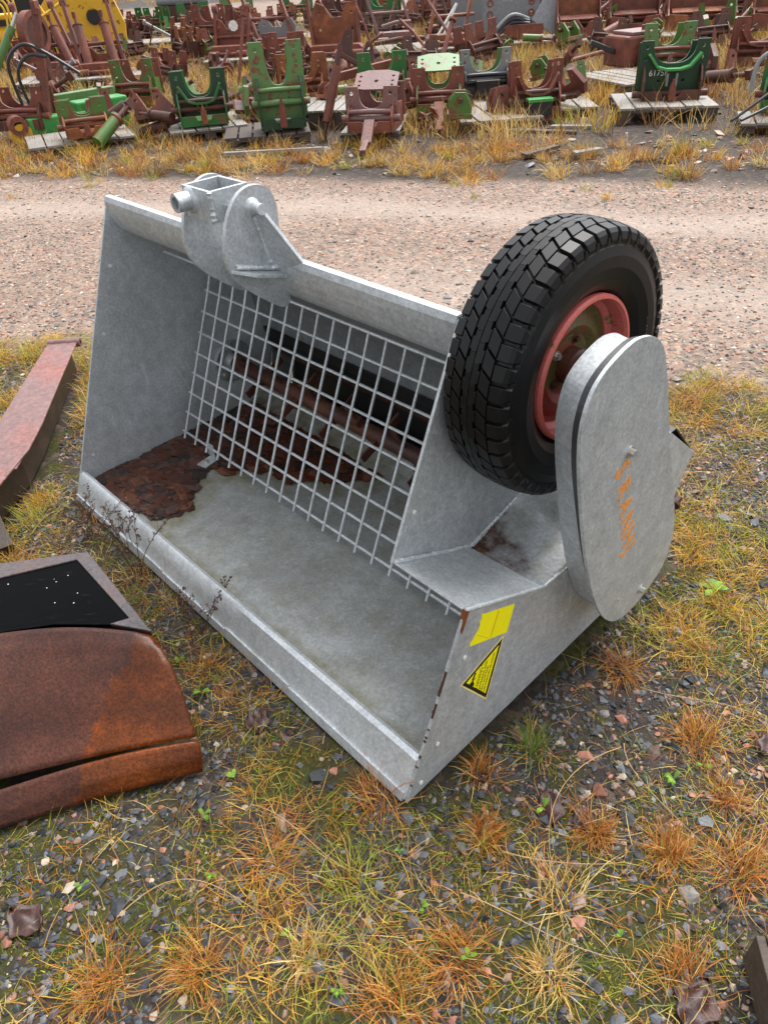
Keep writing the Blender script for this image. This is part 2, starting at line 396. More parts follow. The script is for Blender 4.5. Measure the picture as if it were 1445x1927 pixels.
# ------------------------------------------------------------ galvanised bedding bucket
mach = thing('bedding_bucket', 'galvanised steel bedding bucket with wire grid, black tyre and chain case, standing on the ground', 'bucket attachment', (OX, OY, 0), atan2(-.758, .652))
WL = -1.727; U1 = -.215
drum = [(.742+.193*cos(radians(a)), .268+.193*sin(radians(a))) for a in range(-90, 12, 12)]
pan_ = drum[:5]
left = [(0, 0), (.044, .092), (.413, .960), (.455, .962), (.88, .508), (.912, .355), (.936, .24)] + drum[::-1][1:] + [(.60, .052)]
MB().prism(left, WL-.004, WL+.004).build('side_plate', 'galv_wall', mach, bevel=.0012)
MB().bar((WL+.0045, .50, .345), (WL+.0045, .545, .215), .0016, .0006, up=(1, 0, 0)).build('scratch', 'white', mach)
right = [(.192, .473), (.408, .963), (.455, .965), (.88, .508), (.936, .30), (.90, .14), (.742, .075), (.60, .075), (.447, .30)]
MB().prism(right, U1-.004, U1+.004).build('side_plate', 'galv', mach, bevel=.0012)
low = [(0, -.002), (.192, .473), (.462, .354), (.60, .352), (.80, .46), (.95, .55), (1.116, .413), (1.06, .306), (1.0, .075), (.734, .052)]
MB().prism(low, -.004, .004).build('lower_side_plate', 'galv', mach, bevel=.0012)
# floor with the lip; the floor carries stain attributes (algae along the lip and round the litter)
fp = [(.078, .046), (.20, .053), (.40, .060), (.60, .068), (.66, .070)]+pan_
def finesheet(prof, x0, x1, step=.02):
    pts = []
    for i in range(len(prof)-1):
        a, b_ = np.array(prof[i]), np.array(prof[i+1]); n = max(1, int(np.linalg.norm(b_-a)/step))
        pts += [a+(b_-a)*j/n for j in range(n)]
    pts.append(np.array(prof[-1])); pts = np.array(pts); nx = int(abs(x1-x0)/step)
    X_ = np.linspace(x0, x1, nx+1); V = np.array([[x, p[0], p[1]] for x in X_ for p in pts]); n = len(pts)
    I = (np.arange(nx)[:, None]*n+np.arange(n-1)[None]).ravel()
    return V, np.stack([I, I+n, I+n+1, I+1], 1)
def litter_edge(x, y):   # >0 inside the litter; outline traced on the floor plane
    pts = [(-1.72, .085), (-1.34, .10), (-1.30, .17), (-1.335, .255), (-1.43, .33), (-1.455, .40), (-1.36, .48), (-1.24, .565), (-1.08, .60), (-1.0, .69), (-.93, .76), (-1.2, .80), (-1.72, .83)]
    x = np.asarray(x)+(fbm(np.asarray(x)*14, np.asarray(y)*14)-.5)*.11; y = np.asarray(y)+(fbm(x*15+5, np.asarray(y)*15)-.5)*.09
    ins = np.zeros(x.shape, bool); d = np.full(x.shape, 9.)
    for i in range(len(pts)):
        (ax, ay), (bx, by) = pts[i], pts[(i+1) % len(pts)]
        c = ((ay > y) != (by > y)) & (x < (bx-ax)*(y-ay)/((by-ay) if by != ay else 1e-9)+ax); ins ^= c
        tt = np.clip(((x-ax)*(bx-ax)+(y-ay)*(by-ay))/((bx-ax)**2+(by-ay)**2), 0, 1)
        d = np.minimum(d, np.hypot(x-ax-tt*(bx-ax), y-ay-tt*(by-ay)))
    return np.where(ins, d, -d)
V, F = finesheet(fp, WL+.004, -.004, .0125)
fo = npmesh('floor_plate', V, F, 'galv_floor', parent=mach)
le = litter_edge(V[:, 0], V[:, 1])
alg = .85*np.clip(sstep(-.12, -.0, le)*.95+sstep(.035, .0, V[:, 1]-.083)*.95+.55*sstep(.03, 0, -1.723-V[:, 0]+.02)+.22*sstep(.55, .8, V[:, 1])*sstep(.4, .6, fbm(V[:, 0]*4, V[:, 1]*4)), 0, 1)
a = fo.data.color_attributes.new('stain', 'FLOAT_COLOR', 'POINT')
a.data.foreach_set('color', np.stack([alg, .5*sstep(-.03, .02, le), 0*alg, 0*alg+1], 1).astype(np.float32).ravel())
sol = fo.modifiers.new('thick', 'SOLIDIFY'); sol.thickness = .005; sol.offset = -1
MB().sheet([(.004, .004), (.030, .052), (.044, .086), (.052, .091), (.060, .086), (.068, .060), (.078, .047)], WL+.004, -.004, -.004,
           [(.004, .004), (.030, .060), (.047, .108), (.055, .113), (.063, .107), (.070, .070), (.078, .047)], 24).build('lip', 'galv_bright', mach, smooth=True)
ce = MB(); x = WL+.004
for i, (wd, k) in enumerate([(.40, .016), (.22, .020), (.36, .017), (.30, .021), (.435, .018)]):
    y0, z0 = -.005, -.003
    ce.prism([(y0, z0), (y0+.006, z0-.003), (y0+k*.62+.004, z0+k*1.25), (y0+k*.62-.003, z0+k*1.25+.004)], x, x+wd-.0015); x += wd
ce.build('cutting_edge', 'galv_bright', mach, bevel=.001)
MB().sheet([(.426, .960), (.424, .966), (.412, .966), (.4095, .955), (.4100, .938), (.4125, .918), (.418, .898), (.427, .880), (.440, .865), (.455, .858)], WL+.004, U1-.004, .006).build('top_beam', 'galv', mach, smooth=radians(70))
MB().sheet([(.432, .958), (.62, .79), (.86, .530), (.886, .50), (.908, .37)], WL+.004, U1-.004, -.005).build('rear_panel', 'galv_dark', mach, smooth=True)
MB().sheet([(.902, .378), (.916, .335), (.920, .292)], WL+.03, U1-.006, .007).build('rubber_flap', 'flap', mach)
MB().sheet([(.892, .52), (1.0, .53), (1.11, .418), (1.055, .30), (1.0, .02)], WL+.004, -.006, -.005).build('rear_hood', 'flap', mach)  # black colour stands in for the shade inside the hood
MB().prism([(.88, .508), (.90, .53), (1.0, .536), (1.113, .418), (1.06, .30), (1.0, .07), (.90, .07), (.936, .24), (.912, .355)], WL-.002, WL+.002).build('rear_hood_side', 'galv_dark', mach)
MB().tube([(WL+.01, .962, .262), (U1-.01, .962, .262)], .022, 10).build('rear_bar', 'rust_dark', mach, smooth=True)
# ledge beside the tyre
MB().add([(U1+.004, .195, .475), (.004, .192, .475), (.004, .462, .356), (U1+.004, .447, .364),
          (U1+.004, .195, .470), (.004, .192, .470), (.004, .462, .351), (U1+.004, .447, .359)],
         [(0, 1, 2, 3), (7, 6, 5, 4), (0, 4, 5, 1), (1, 5, 6, 2), (2, 6, 7, 3), (3, 7, 4, 0)]).build('ledge_plate', 'galv', mach, bevel=.0012)
V = []; F = []
nu, nv = 22, 26
for i in range(nu+1):
    for j in range(nv+1):
        u = i/nu; v = j/nv; x = U1+.004+(-U1)*u
        A = Vector((.447+.015*u, .364-.008*u)); B = Vector((.640-.03*u, .420-.058*u)); Cc = Vector((.83, .53-.05*u))
        q = A.lerp(B, v*2) if v < .5 else B.lerp(Cc, v*2-1)
        V.append((x, q.x, q.y+.010*sin(pi*min(1, v))))
V = np.array(V); I = np.array([i*(nv+1)+j for i in range(nu) for j in range(nv)]); F = np.stack([I, I+nv+1, I+nv+2, I+1], 1)
lp = npmesh('wheel_well_plate', V, F, 'galv_stain', parent=mach)
a = lp.data.color_attributes.new('stain', 'FLOAT_COLOR', 'POINT')
du = np.repeat(np.arange(nu+1)/nu, nv+1); dv = np.tile(np.arange(nv+1)/nv, nu+1)
nz = fbm(du*6+3, dv*9); rs = np.clip(sstep(.20, .10, dv-.22*(1-du)**2+.06+(nz-.5)*.35)*(1-sstep(.6, .95, du)), 0, 1)
a.data.foreach_set('color', np.stack([.45*sstep(.4, .7, nz), rs*1.0, 0*nz, 0*nz+1], 1).astype(np.float32).ravel())
lp.data.polygons.foreach_set('use_smooth', [True]*len(lp.data.polygons))
sol = lp.modifiers.new('thick', 'SOLIDIFY'); sol.thickness = .005; sol.offset = -1
wb = MB(); wb.bead((U1+.008, .20, .476), (U1+.008, .446, .368), .0055); wb.bead((U1+.008, .449, .367), (U1+.008, .64, .425), .0055)
wb.bead((.002, .195, .475), (.002, .462, .357), .0045); wb.bead((.002, .463, .357), (.002, .60, .362), .0045)
wb.build('weld_seam', 'galv_bright', mach, smooth=True)
# rust where the zinc is gone
MB().prism([(.176, .430), (.192, .476), (.203, .470), (.190, .440), (.180, .418)], -.0052, .0054).build('rusty_corner', 'rust_hot', mach)
rr = random.Random(4)
for k in range(13):
    f = .12+.78*(k/16)**.8+rr.uniform(-.04, .04); y, z = .192*f, .473*f; l = rr.choice((.002, .003, .004, .005, .012, .018))
    MB().prism([(y-.0004-.4*l, z-l), (y+.0012-.4*l, z-l*.8), (y+.0012+.4*l, z+l), (y-.0004+.4*l, z+l)], -.0035+rr.uniform(0, .002), .0043).build('paint_chip', 'rust_dark', mach)
# holes and small marks on the side plates: bolts through them
bo = [(-1.7225, .364, .760, 1), (-1.7225, .276, .551, 1), (-1.7225, .107, .141, 1), (-.2105, .264, .576, 1), (.0045, .190, .339, 1), (.0045, .102, .123, 1), (.0045, .046, .034, 1)]
for x, y, z, d in bo:
    MB().tube([(x, y, z), (x+.0025, y, z)], .0055, 14).build('bolt_hole_plug', 'white', mach, smooth=True)
# bearing on the left wall, shaft, paddles
be = MB().lathe([(0, .001), (.008, .001), (.009, .075), (.012, .078), (.006, .086), (0, .086)], (WL+.005, .742, .277), 40)
be.lathe([(.008, .0), (.034, .0), (.034, .03), (.028, .036), (.008, .040)], (WL+.005, .742, .277), 32)
beo = be.build('bearing', 'galv_dark', mach, smooth=True)
for k in range(3):
    an = radians(100+k*120); MB().hexbolt((WL+.015, .742+.066*cos(an), .277+.066*sin(an)), .009, .012).build('bolt', 'steel', beo, smooth=True)
sh = MB().tube([(WL+.03, .742, .277), (U1-.006, .742, .277)], .027, 16).build('rotor_shaft', 'rust_dark', mach, smooth=True)
k = 0
for i in range(13):
    x = WL+.12+i*.108
    for an in ((-60, 118) if i % 2 == 0 else (28, 205)):
        d = Vector((0, cos(radians(an)), sin(radians(an)))); c = Vector((x, .742, .277)); n_ = Vector((1, 0, 0))
        p = MB().bar(c+d*.022, c+d*.098, .034 if i % 2 == 0 else .008, .006 if i % 2 == 0 else .030, up=(0, -d.z, d.y))
        p.box(c+d*.034, (.055, .03, .03), (radians(an), 0, 0)) if i % 3 == 0 else None
        p.build('paddle', 'rust_dark', sh)
# wire grid
A0, A1 = Vector((.4485, .1045)), Vector((.6655, .598)); dr = (A1-A0)/7
def gp(x, r, off=0):
    q = A0+dr*r; n_ = Vector((dr.y, -dr.x)).normalized(); return (x, q.x+n_.x*off, q.y+n_.y*off)
gr = MB()
for r in range(8): gr.tube([gp(-1.684, r, .0045), gp(-.2 if r > 3 else (-.012 if r < 2 else -.05), r, .0045)] if r < 4 else [gp(-1.684, r, .0045), gp(-.222, r, .0045)], .0047, 8)
for k in range(22):
    x = -1.66+.0765*k
    top = 8.0 if x < U1 else 3.2
    gr.tube([gp(x, -.30), gp(x, 7), gp(x, top, -.004)] if x < U1 else [gp(x, -.30), gp(x, top)], .0044, 8)
gr.tube([(-1.704, .556, .762), (-.222, .556, .762)], .0050, 8)
gr.build('wire_grid', 'galv_bright', mach, smooth=True)
br = MB().box((-1.49, .452, .094), (.046, .005, .055)); br.box((-1.466, .418, .069), (.046, .068, .004), (0, 0, .22)); bro = br.build('grid_bracket', 'galv', mach, bevel=.001)
MB().hexbolt((-1.466, .412, .071), .008, .010, (0, 0, 1)).build('bolt', 'steel', bro, smooth=True)
# hitch on the beam: two lugs, a box and a pin tube
lug0 = [(.384, 1.137), (.411, 1.126), (.424, 1.106), (.430, 1.082), (.430, 1.05), (.424, 1.0), (.415, .95), (.434, .860), (.430, .842), (.414, .836), (.396, .843), (.354, .875), (.307, .915), (.284, .945), (.272, .972), (.268, 1.004), (.275, 1.040), (.289, 1.078), (.306, 1.105), (.329, 1.127), (.356, 1.138)]
def chaikin(p):
    return [q_ for i in range(len(p)) for q_ in ((p[i][0]*.75+p[(i+1) % len(p)][0]*.25, p[i][1]*.75+p[(i+1) % len(p)][1]*.25), (p[i][0]*.25+p[(i+1) % len(p)][0]*.75, p[i][1]*.25+p[(i+1) % len(p)][1]*.75))]
lug = chaikin(chaikin(lug0))
for x in (-.815, -.995):
    lo_ = MB().prism(lug, x-.006, x+.006).build('hitch_lug', 'galv', mach, bevel=.0015)
hb = MB()
for (c, s_) in (((-.918, .289, 1.098), (.118, .008, .070)), ((-.918, .386, 1.098), (.118, .008, .070)), ((-.862, .3375, 1.098), (.008, .089, .070)), ((-.974, .3375, 1.098), (.008, .089, .070))): hb.box(c, s_)
hb.bead((-.8585, .2860, 1.064), (-.8585, .2860, 1.132), .006)
hb.box((-.840, .34, 1.08), (.036, .03, .03)); hb.box((-.983, .34, 1.08), (.012, .03, .03))
hb.build('hitch_box', 'galv', mach, bevel=.001)
MB().tube([(-.945, .288, 1.104), (-.945, .243, 1.104)], .0215, 26, inner=.0145).build('pin_tube', 'galv', mach, smooth=True)
MB().tube([(-.945, .2865, 1.104), (-.945, .281, 1.104), (-.945, .277, 1.104)], [.031, .028, .022], 20).build('weld_collar', 'galv_bright', mach, smooth=True)
MB().tube([(-.810, .362, 1.092), (-.770, .362, 1.092)], .0125, 18).tube([(-.809, .362, 1.092), (-.798, .362, 1.092)], [.021, .014], 12).build('pin', 'galv_bright', mach, smooth=True)
gs = MB().add([(-.809, .360, 1.075), (-.772, .366, 1.080), (-.700, .412, .962), (-.722, .412, .950), (-.809, .388, .955),
               (-.809, .368, 1.077), (-.772, .374, 1.082), (-.700, .420, .964), (-.722, .420, .952), (-.809, .396, .957)],
              [(0, 1, 2, 3, 4), (9, 8, 7, 6, 5), (0, 5, 6, 1), (1, 6, 7, 2), (2, 7, 8, 3), (3, 8, 9, 4), (4, 9, 5, 0)])
gs.build('gusset', 'galv', mach, bevel=.001)
MB().prism([(-.809, .286), (-.765, .330), (-.765, .42), (-.809, .448)], -.004, .004, ax='z').build('shelf_plate', 'galv', mach, bevel=.001)
so = COL.objects['shelf_plate']; so.location = (0, 0, 1.041); so.rotation_euler = (radians(-15.5), 0, 0)
MB().bead((-.806, .290, .972), (-.806, .446, .930), .006).bead((-.806, .362, 1.072), (-.806, .388, .960), .005).build('weld_seam', 'galv_bright', mach, smooth=True)

# wheel
WY, WZ, WX = .621, .827, -.122
wheel = bpy.data.objects.new('wheel', None); COL.objects.link(wheel); wheel.parent = mach; wheel.location = (WX, WY, WZ)
ty = MB()
half = [(.055, .158), (.064, .165), (.075, .185), (.081, .21), (.081, .232), (.076, .250), (.0745, .2515), (.0745, .262), (.072, .271), (.060, .2775), (.035, .2815), (0, .283)]
prof = [(-x, r) for x, r in half][:-1]+[(x, r) for x, r in half][::-1]
ty.lathe(prof, (0, 0, 0), 120)
def tyre_r(x): return .2925-(.0005+1.6*x*x)
def tblock(th, x0, x1, dth, skew, r_in=.278, r_drop=0., top=0.):
    """raised tread block: th centre angle, x range, angular half width, skew in angle over the block"""
    vs = []
    for (r_, sc) in ((None, 1.0), (r_in, 1.10)):
        for x, sk in ((x0, -skew), (x1, skew)):
            for s_ in (-1, 1):
                a = th+s_*dth*sc+sk; rad = (tyre_r(x)+top if r_ is None else r_)
                vs.append((x, rad*cos(a), rad*sin(a)))
    ty.add(vs, [(0, 1, 3, 2), (4, 6, 7, 5), (0, 4, 5, 1), (2, 3, 7, 6), (0, 2, 6, 4), (1, 5, 7, 3)])
NT_ = 46; ps = 2*pi/NT_
for k in range(NT_):
    th = k*ps
    for sg in (-1, 1):
        o = 0 if sg > 0 else ps*.5
        tblock(th+o, sg*.0008, sg*.0135, ps*.492, 0, top=-.0004)                 # centre rib pieces
        tblock(th+o+ps*.1, sg*.0130, sg*.0180, ps*.30, 0, top=-.0008)           # notched rib edge
        tblock(th+o+ps*.3, sg*.0205, sg*.0435, ps*.415, sg*ps*.20)               # slanted middle block
        # shoulder lug running down the sidewall
        a0 = th+o+ps*.62; vs = []
        pr = [(.0465, tyre_r(.0465), .37), (.0690, tyre_r(.069)-.001, .38), (.0752, .276, .35), (.0785, .262, .24)]
        for x, r_, wd in pr:
            for s_ in (-1, 1): vs.append((sg*x, r_*cos(a0+s_*wd*ps), r_*sin(a0+s_*wd*ps)))
        inn = [(.0465, .278, .44), (.064, .275, .45), (.071, .266, .43), (.0750, .255, .36)]
        for x, r_, wd in inn:
            for s_ in (-1, 1): vs.append((sg*x, r_*cos(a0+s_*wd*ps), r_*sin(a0+s_*wd*ps)))
        fs = [(2*i, 2*i+1, 2*i+3, 2*i+2) for i in range(3)]+[(8+2*i, 2*i, 2*i+2, 8+2*i+2) for i in range(3)]+[(2*i+1, 9+2*i, 11+2*i, 2*i+3) for i in range(3)]+[(0, 8, 9, 1), (6, 7, 15, 14)]
        ty.add(vs, fs)
        # fine radial rib on the sidewall below each lug
        a1 = a0+.42*ps; 
        ty.add([(sg*.0765, .268*cos(a1-.010), .268*sin(a1-.010)), (sg*.0765, .268*cos(a1+.010), .268*sin(a1+.010)), (sg*.0778, .2515*cos(a1+.012), .2515*sin(a1+.012)), (sg*.0778, .2515*cos(a1-.012), .2515*sin(a1-.012))], [(0, 1, 2, 3)])
tyo = ty.build('tyre', 'rubber', wheel, smooth=radians(28), bevel=.0006)
tl = MB()
for i, ln in enumerate((.014, .012, .018, .016, .018, .016, .012, .010)):   # moulded letters worn to short strokes
    a = radians(14-i*2.6)
    for s_ in (-1, 1):
        c = Vector((.0800, .212*cos(a+s_*.008), .212*sin(a+s_*.008))); d = Vector((0, cos(a), sin(a)))
        tl.bar(c-d*ln*.3, c+d*ln*.5, .0016, .0016, up=(1, 0, 0))
tl.build('moulded_lettering', 'hose_g', tyo)
rm = MB(); rp = [(.056, .1565), (.066, .1570), (.072, .154), (.072, .148), (.064, .1445), (.05, .1425), (.036, .140), (.026, .130), (-.02, .126), (-.036, .13), (-.05, .142), (-.060, .156), (-.066, .156)]
rm.lathe(rp, (0, 0, 0), 72); rim = rm.build('rim', 'rim', wheel, smooth=radians(50))
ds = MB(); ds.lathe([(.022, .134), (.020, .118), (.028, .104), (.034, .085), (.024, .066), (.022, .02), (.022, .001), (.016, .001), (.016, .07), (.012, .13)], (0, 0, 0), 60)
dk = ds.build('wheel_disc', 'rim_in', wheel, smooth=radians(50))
for k in range(5):
    a = radians(70+72*k); MB().hexbolt((.023, .055*cos(a), .055*sin(a)), .007, .010).build('wheel_bolt', 'steel' if k == 1 else 'rust_dark', dk, smooth=True)
MB().lathe([(.020, .040), (.05, .040), (.055, .034), (.10, .030), (.12, .030)], (0, 0, 0), 32).build('hub', 'rust_dark', wheel, smooth=True)
MB().tube([(U1+.004-WX-.0, 0, 0), (-.03, 0, 0)], .022, 16).build('axle', 'galv_dark', wheel, smooth=True)

# chain case: body, black seal strip, cover
cov = [(.568, .963), (.600, .953), (.634, .930), (.660, .896), (.700, .80), (.772, .612), (.832, .480), (.866, .395), (.886, .325), (.887, .260), (.872, .218), (.835, .182), (.772, .156), (.725, .147), (.688, .150), (.652, .165), (.622, .190), (.590, .228), (.562, .272), (.517, .365), (.462, .520), (.415, .700), (.398, .784), (.393, .850), (.411, .908), (.440, .935), (.478, .953), (.530, .967)]
def inset(poly, d):
    c = Vector((sum(p[0] for p in poly)/len(poly), sum(p[1] for p in poly)/len(poly))); out = []
    n = len(poly)
    for i in range(n):
        a = Vector(poly[i-1]); b_ = Vector(poly[(i+1) % n]); e = (b_-a).normalized(); nn = Vector((-e.y, e.x))
        if nn.dot(c-Vector(poly[i])) < 0: nn = -nn
        q = Vector(poly[i])+nn*d; out.append((q.x, q.y))
    return out
def smoothpoly(p, it=2):
    for _ in range(it):
        q = []
        for i in range(len(p)):
            a, b_ = p[i], p[(i+1) % len(p)]; q += [(a[0]*.75+b_[0]*.25, a[1]*.75+b_[1]*.25), (a[0]*.25+b_[0]*.75, a[1]*.25+b_[1]*.75)]
        p = q
    return p
cov = smoothpoly(cov)
case = bpy.data.objects.new('chain_case', None); COL.objects.link(case); case.parent = mach
MB().prism([(y+.012+.018*min(1, max(0, (z-.25)/.6)), z-.012) for y, z in inset(cov, .016)], .006, .07).build('case_body', 'galv', case, smooth=radians(30), bevel=.0025)
cbo = COL.objects['case_body']
def case_f(z): return min(1, max(0, (z-.30)/.45))
for v_ in cbo.data.vertices:
    if v_.co.x > .04: f_ = case_f(v_.co.z); v_.co.x = .083-.013*f_; v_.co.y -= .004+.014*f_
sto = MB().prism([(y+.003, z-.003) for y, z in inset(cov, .005)], .06, .0862).build('seal_strip', 'strip', case, smooth=radians(30))
for v_ in sto.data.vertices:
    if v_.co.x < .08: v_.co.x = .0828-.0135*case_f(v_.co.z)
cvo = MB().prism(cov, .0862, .094).build('case_cover', 'galv', case, smooth=radians(30), bevel=.0025)
for (y, z) in ((.583, .708), (.763, .202)):
    MB().hexbolt((.094, y, z), .0085, .013).build('cover_bolt', 'steel', cvo, smooth=True)
MB().tube([(.094, .655, .24), (.0955, .655, .24)], .004, 8).build('cover_rivet', 'steel', cvo)
# things behind the case
MB().prism([(.93, .40), (1.147, .182), (1.112, .102), (.98, .06)], -.03, -.022).build('rear_flap', 'flap', mach)
MB().hexbolt((.004, 1.06, .262), .012, .030, (0, .8, .3)).build('rear_bolt', 'rust_dark', mach, smooth=True)
# skid feet under the rear
for x in (-1.5, -.3): MB().box((x, .92, .035), (.06, .10, .085)).build('skid_foot', 'galv_dark', mach, bevel=.002)

# writing: text laid on a plane given by origin, direction, up
def text_on(s, origin, d, u, size, mat, name, parent, thick=.0004, font_shear=0, space=1.0, bold=0):
    cu = bpy.data.curves.new('t', 'FONT'); cu.body = s; cu.size = size; cu.offset = bold; cu.extrude = thick; cu.space_character = space; cu.shear = font_shear
    ob = bpy.data.objects.new('t', cu); COL.objects.link(ob); bpy.context.view_layer.update()
    me = bpy.data.meshes.new_from_object(ob.evaluated_get(bpy.context.evaluated_depsgraph_get()))
    bpy.data.objects.remove(ob)
    d = Vector(d).normalized(); u = Vector(u); u = (u-d*u.dot(d)).normalized(); n_ = d.cross(u)
    mt = Matrix(((d.x, u.x, n_.x, origin[0]), (d.y, u.y, n_.y, origin[1]), (d.z, u.z, n_.z, origin[2]), (0, 0, 0, 1)))
    me.transform(mt); me.name = name; me.materials.clear(); me.materials.append(M[mat] if isinstance(mat, str) else mat)
    o = bpy.data.objects.new(name, me); COL.objects.link(o); o.parent = parent; return o
# worn orange crayon marks down the cover
m, nt, b = NM('orange_crayon'); t = NT(nt); n1 = t.tex('ShaderNodeTexNoise', 75, t.co(), Detail=5, Roughness=.8)
b.inputs['Base Color'].default_value = (.85, .33, .06, 1); b.inputs['Roughness'].default_value = .8
nt.links.new(t.ramp(n1.outputs[0], [(.34, 0), (.47, .9)]), b.inputs['Alpha'])
M['crayon'] = m
dv_ = Vector((0, .115, -.325)).normalized(); uv_ = Vector((0, .93, .33))
for i, chx in enumerate('SRANHJ'):
    p = Vector((.0943, .566, .690))+dv_*(i*.058)
    text_on(chx, p-uv_.normalized()*.028, dv_, uv_, .066, 'crayon', 'crayon_mark', cvo, .0002, bold=.0018)
# stickers
q = [(.243, .430), (.253, .424), (.354, .381), (.332, .307), (.205, .360), (.209, .370), (.232, .390), (.238, .402), (.236, .410), (.242, .414)]
st1 = MB().prism(q, .0042, .0047).build('warning_sticker', 'sticker', mach)
st1['label'] = 'torn, faded yellow sticker'
ll = MB()
def line(a, b_, w=.0012, x=.0049): ll.bar((x, *a), (x, *b_), w, .0003, up=(1, 0, 0))
line((.297, .401), (.272, .336)); line((.300, .400), (.275, .335)); line((.228, .378), (.268, .338), .0008)
ll.build('faded_line', 'ink_faded', st1)
tri = [Vector(v_) for v_ in ((.324, .306), (.177, .256), (.268, .127))]; cen = sum(tri, Vector((0, 0)))/3
def scl(f): return [tuple(cen+(v_-cen)*f) for v_ in tri]
def scl2(d): return inset(scl(1.0), d)
def triin(d):
    out = []
    for i in range(3):
        a, v_, c_ = tri[i-1], tri[i], tri[(i+1) % 3]; e1 = (a-v_).normalized(); e2 = (c_-v_).normalized(); bis = (e1+e2).normalized(); sn = sqrt((1-e1.dot(e2))/2)
        out.append(tuple(v_+bis*d/sn))
    return out
st2 = MB().prism(triin(0), .0042, .0046).build('warning_sticker', 'pale', mach); st2['label'] = 'black-bordered yellow triangle sticker'
MB().prism(triin(.004), .0046, .0049).build('sticker_border', 'ink', st2)
MB().prism(triin(.0125), .0049, .0052).build('sticker_face', 'sticker', st2)
td = (Vector((.324, .306))-Vector((.268, .127))).normalized(); tu = Vector((-td.y, td.x)) ; 
def tp(a, o): q_ = Vector((.268, .127))+td*a+tu*o; return (.0053, q_.x, q_.y)
td3 = (0, td.x, td.y); tu3 = (0, tu.x, tu.y)
for i, (s_, a_, o_, z_) in enumerate((('VARNING !', .056, .054, .0145), ('ROTERANDE AXEL', .046, .042, .0105), ('HÅLL AVSTÅND', .040, .031, .0105), ('NÄR MASKINEN ÄR IGÅNG', .034, .020, .0092))):
    text_on(s_, tp(a_, o_), td3, tu3, z_, 'ink', 'sticker_text', st2, .0002)
pg = MB(); pg.bar(Vector(tp(.074, .076)), Vector(tp(.088, .084)), .011, .0004, up=(1, 0, 0))
pg.bar(Vector(tp(.084, .094)), Vector(tp(.097, .073)), .0028, .0004, up=(1, 0, 0)); pg.bar(Vector(tp(.094, .084)), Vector(tp(.113, .078)), .0065, .0004, up=(1, 0, 0))
pg.build('sticker_symbol', 'ink', st2)

# leaf litter lying in the bucket
N = 2200; cx = rng.uniform(-1.72, -.93, 6000); cy = rng.uniform(.08, .84, 6000); ok = litter_edge(cx, cy) > rng.normal(.004, .012, 6000); cx, cy = cx[ok][:N], cy[ok][:N]
def zf(y): return np.interp(y, [p[0] for p in fp[:6]], [p[1] for p in fp[:6]])
Vl = []; Fl = []; Cl = []; k = 0
pal_ = np.array([(.085, .026, .014), (.11, .036, .018), (.06, .022, .014), (.15, .055, .028), (.032, .022, .020), (.095, .028, .012), (.075, .042, .034)])
for x, y in zip(cx, cy):
    n_ = random.randint(6, 10); r = random.uniform(.018, .055) if random.random() < .7 else random.uniform(.004, .014); an = random.uniform(0, 2*pi); tl_ = random.uniform(-.05, .05); tm_ = random.uniform(-.05, .05)
    z0 = float(zf(y))+.0015+random.random()*.005; c = pal_[random.randrange(7)]*random.uniform(.6, 1.05)
    Vl.append((x, y, z0+.002)); Cl.append(c)
    for i in range(n_):
        a = an+2*pi*i/n_; rr_ = r*random.uniform(.45, 1.15); dx, dy = rr_*cos(a), rr_*sin(a)*.75
        Vl.append((min(max(x+dx, -1.721), -.8), max(y+dy, .079), z0+dx*tl_+dy*tm_+random.uniform(-.001, .0015))); Cl.append(c*random.uniform(.8, 1.15))
    Fl += [(k, k+1+i, k+1+(i+1) % n_) for i in range(n_)]; k += n_+1
Vl = np.array(Vl); W2 = np.stack([OX+Vl[:, 0]*XA[0]+Vl[:, 1]*YA[0], OY+Vl[:, 0]*XA[1]+Vl[:, 1]*YA[1], Vl[:, 2]], 1)
lf = npmesh('fallen_leaves', W2, np.array(Fl), 'leafm', np.array(Cl)); stuff(lf, 'wet brown leaf litter piled in the left end of the galvanised bucket', 'fallen leaves')

# ------------------------------------------------------------ stones, moss, grass (numpy meshes, one object each)
_ico_v = None
def ico():
    bm = bmesh.new(); bmesh.ops.create_icosphere(bm, subdivisions=1, radius=1); v = np.array([x.co[:] for x in bm.verts]); f = np.array([[x.index for x in q.verts] for q in bm.faces]); bm.free(); return v, f
IV, IF = ico()
def inpoly(pts, x, y):
    ins = np.zeros(np.shape(x), bool)
    for i in range(len(pts)):
        (ax, ay), (bx, by) = pts[i], pts[(i+1) % len(pts)]
        ins ^= ((ay > y) != (by > y)) & (x < (bx-ax)*(y-ay)/((by-ay) if by != ay else 1e-9)+ax)
    return ins
def footprint(x, y):  # True where the machine or the rusty things stand
    lx, ly = mloc(x, y); a = (lx > -1.76) & (lx < .02) & (ly > -.01) & (ly < 1.14)
    b_ = inpoly([(-.48, 1.06), (-.92, .955), (-1.6, .78), (-1.6, 1.6), (-.835, 1.60), (-.59, 1.28)], x, y)
    c = inpoly([(-1.515, 3.31), (-1.395, 3.31), (-1.31, 2.55), (-1.30, 2.36), (-1.325, 2.13), (-1.41, 1.88), (-1.6, 1.78), (-1.59, 2.1), (-1.475, 2.6)], x, y)
    return a | b_ | c
SPAL = np.array([(.038, .042, .048), (.065, .070, .080), (.026, .027, .030), (.11, .115, .125), (.17, .16, .15), (.28, .125, .085), (.25, .175, .13), (.085, .05, .034), (.36, .30, .23)])
RPAL = np.array([(.08, .08, .085), (.15, .145, .145), (.30, .175, .125), (.33, .225, .165), (.30, .25, .20), (.22, .17, .135), (.46, .39, .34), (.26, .10, .06)])
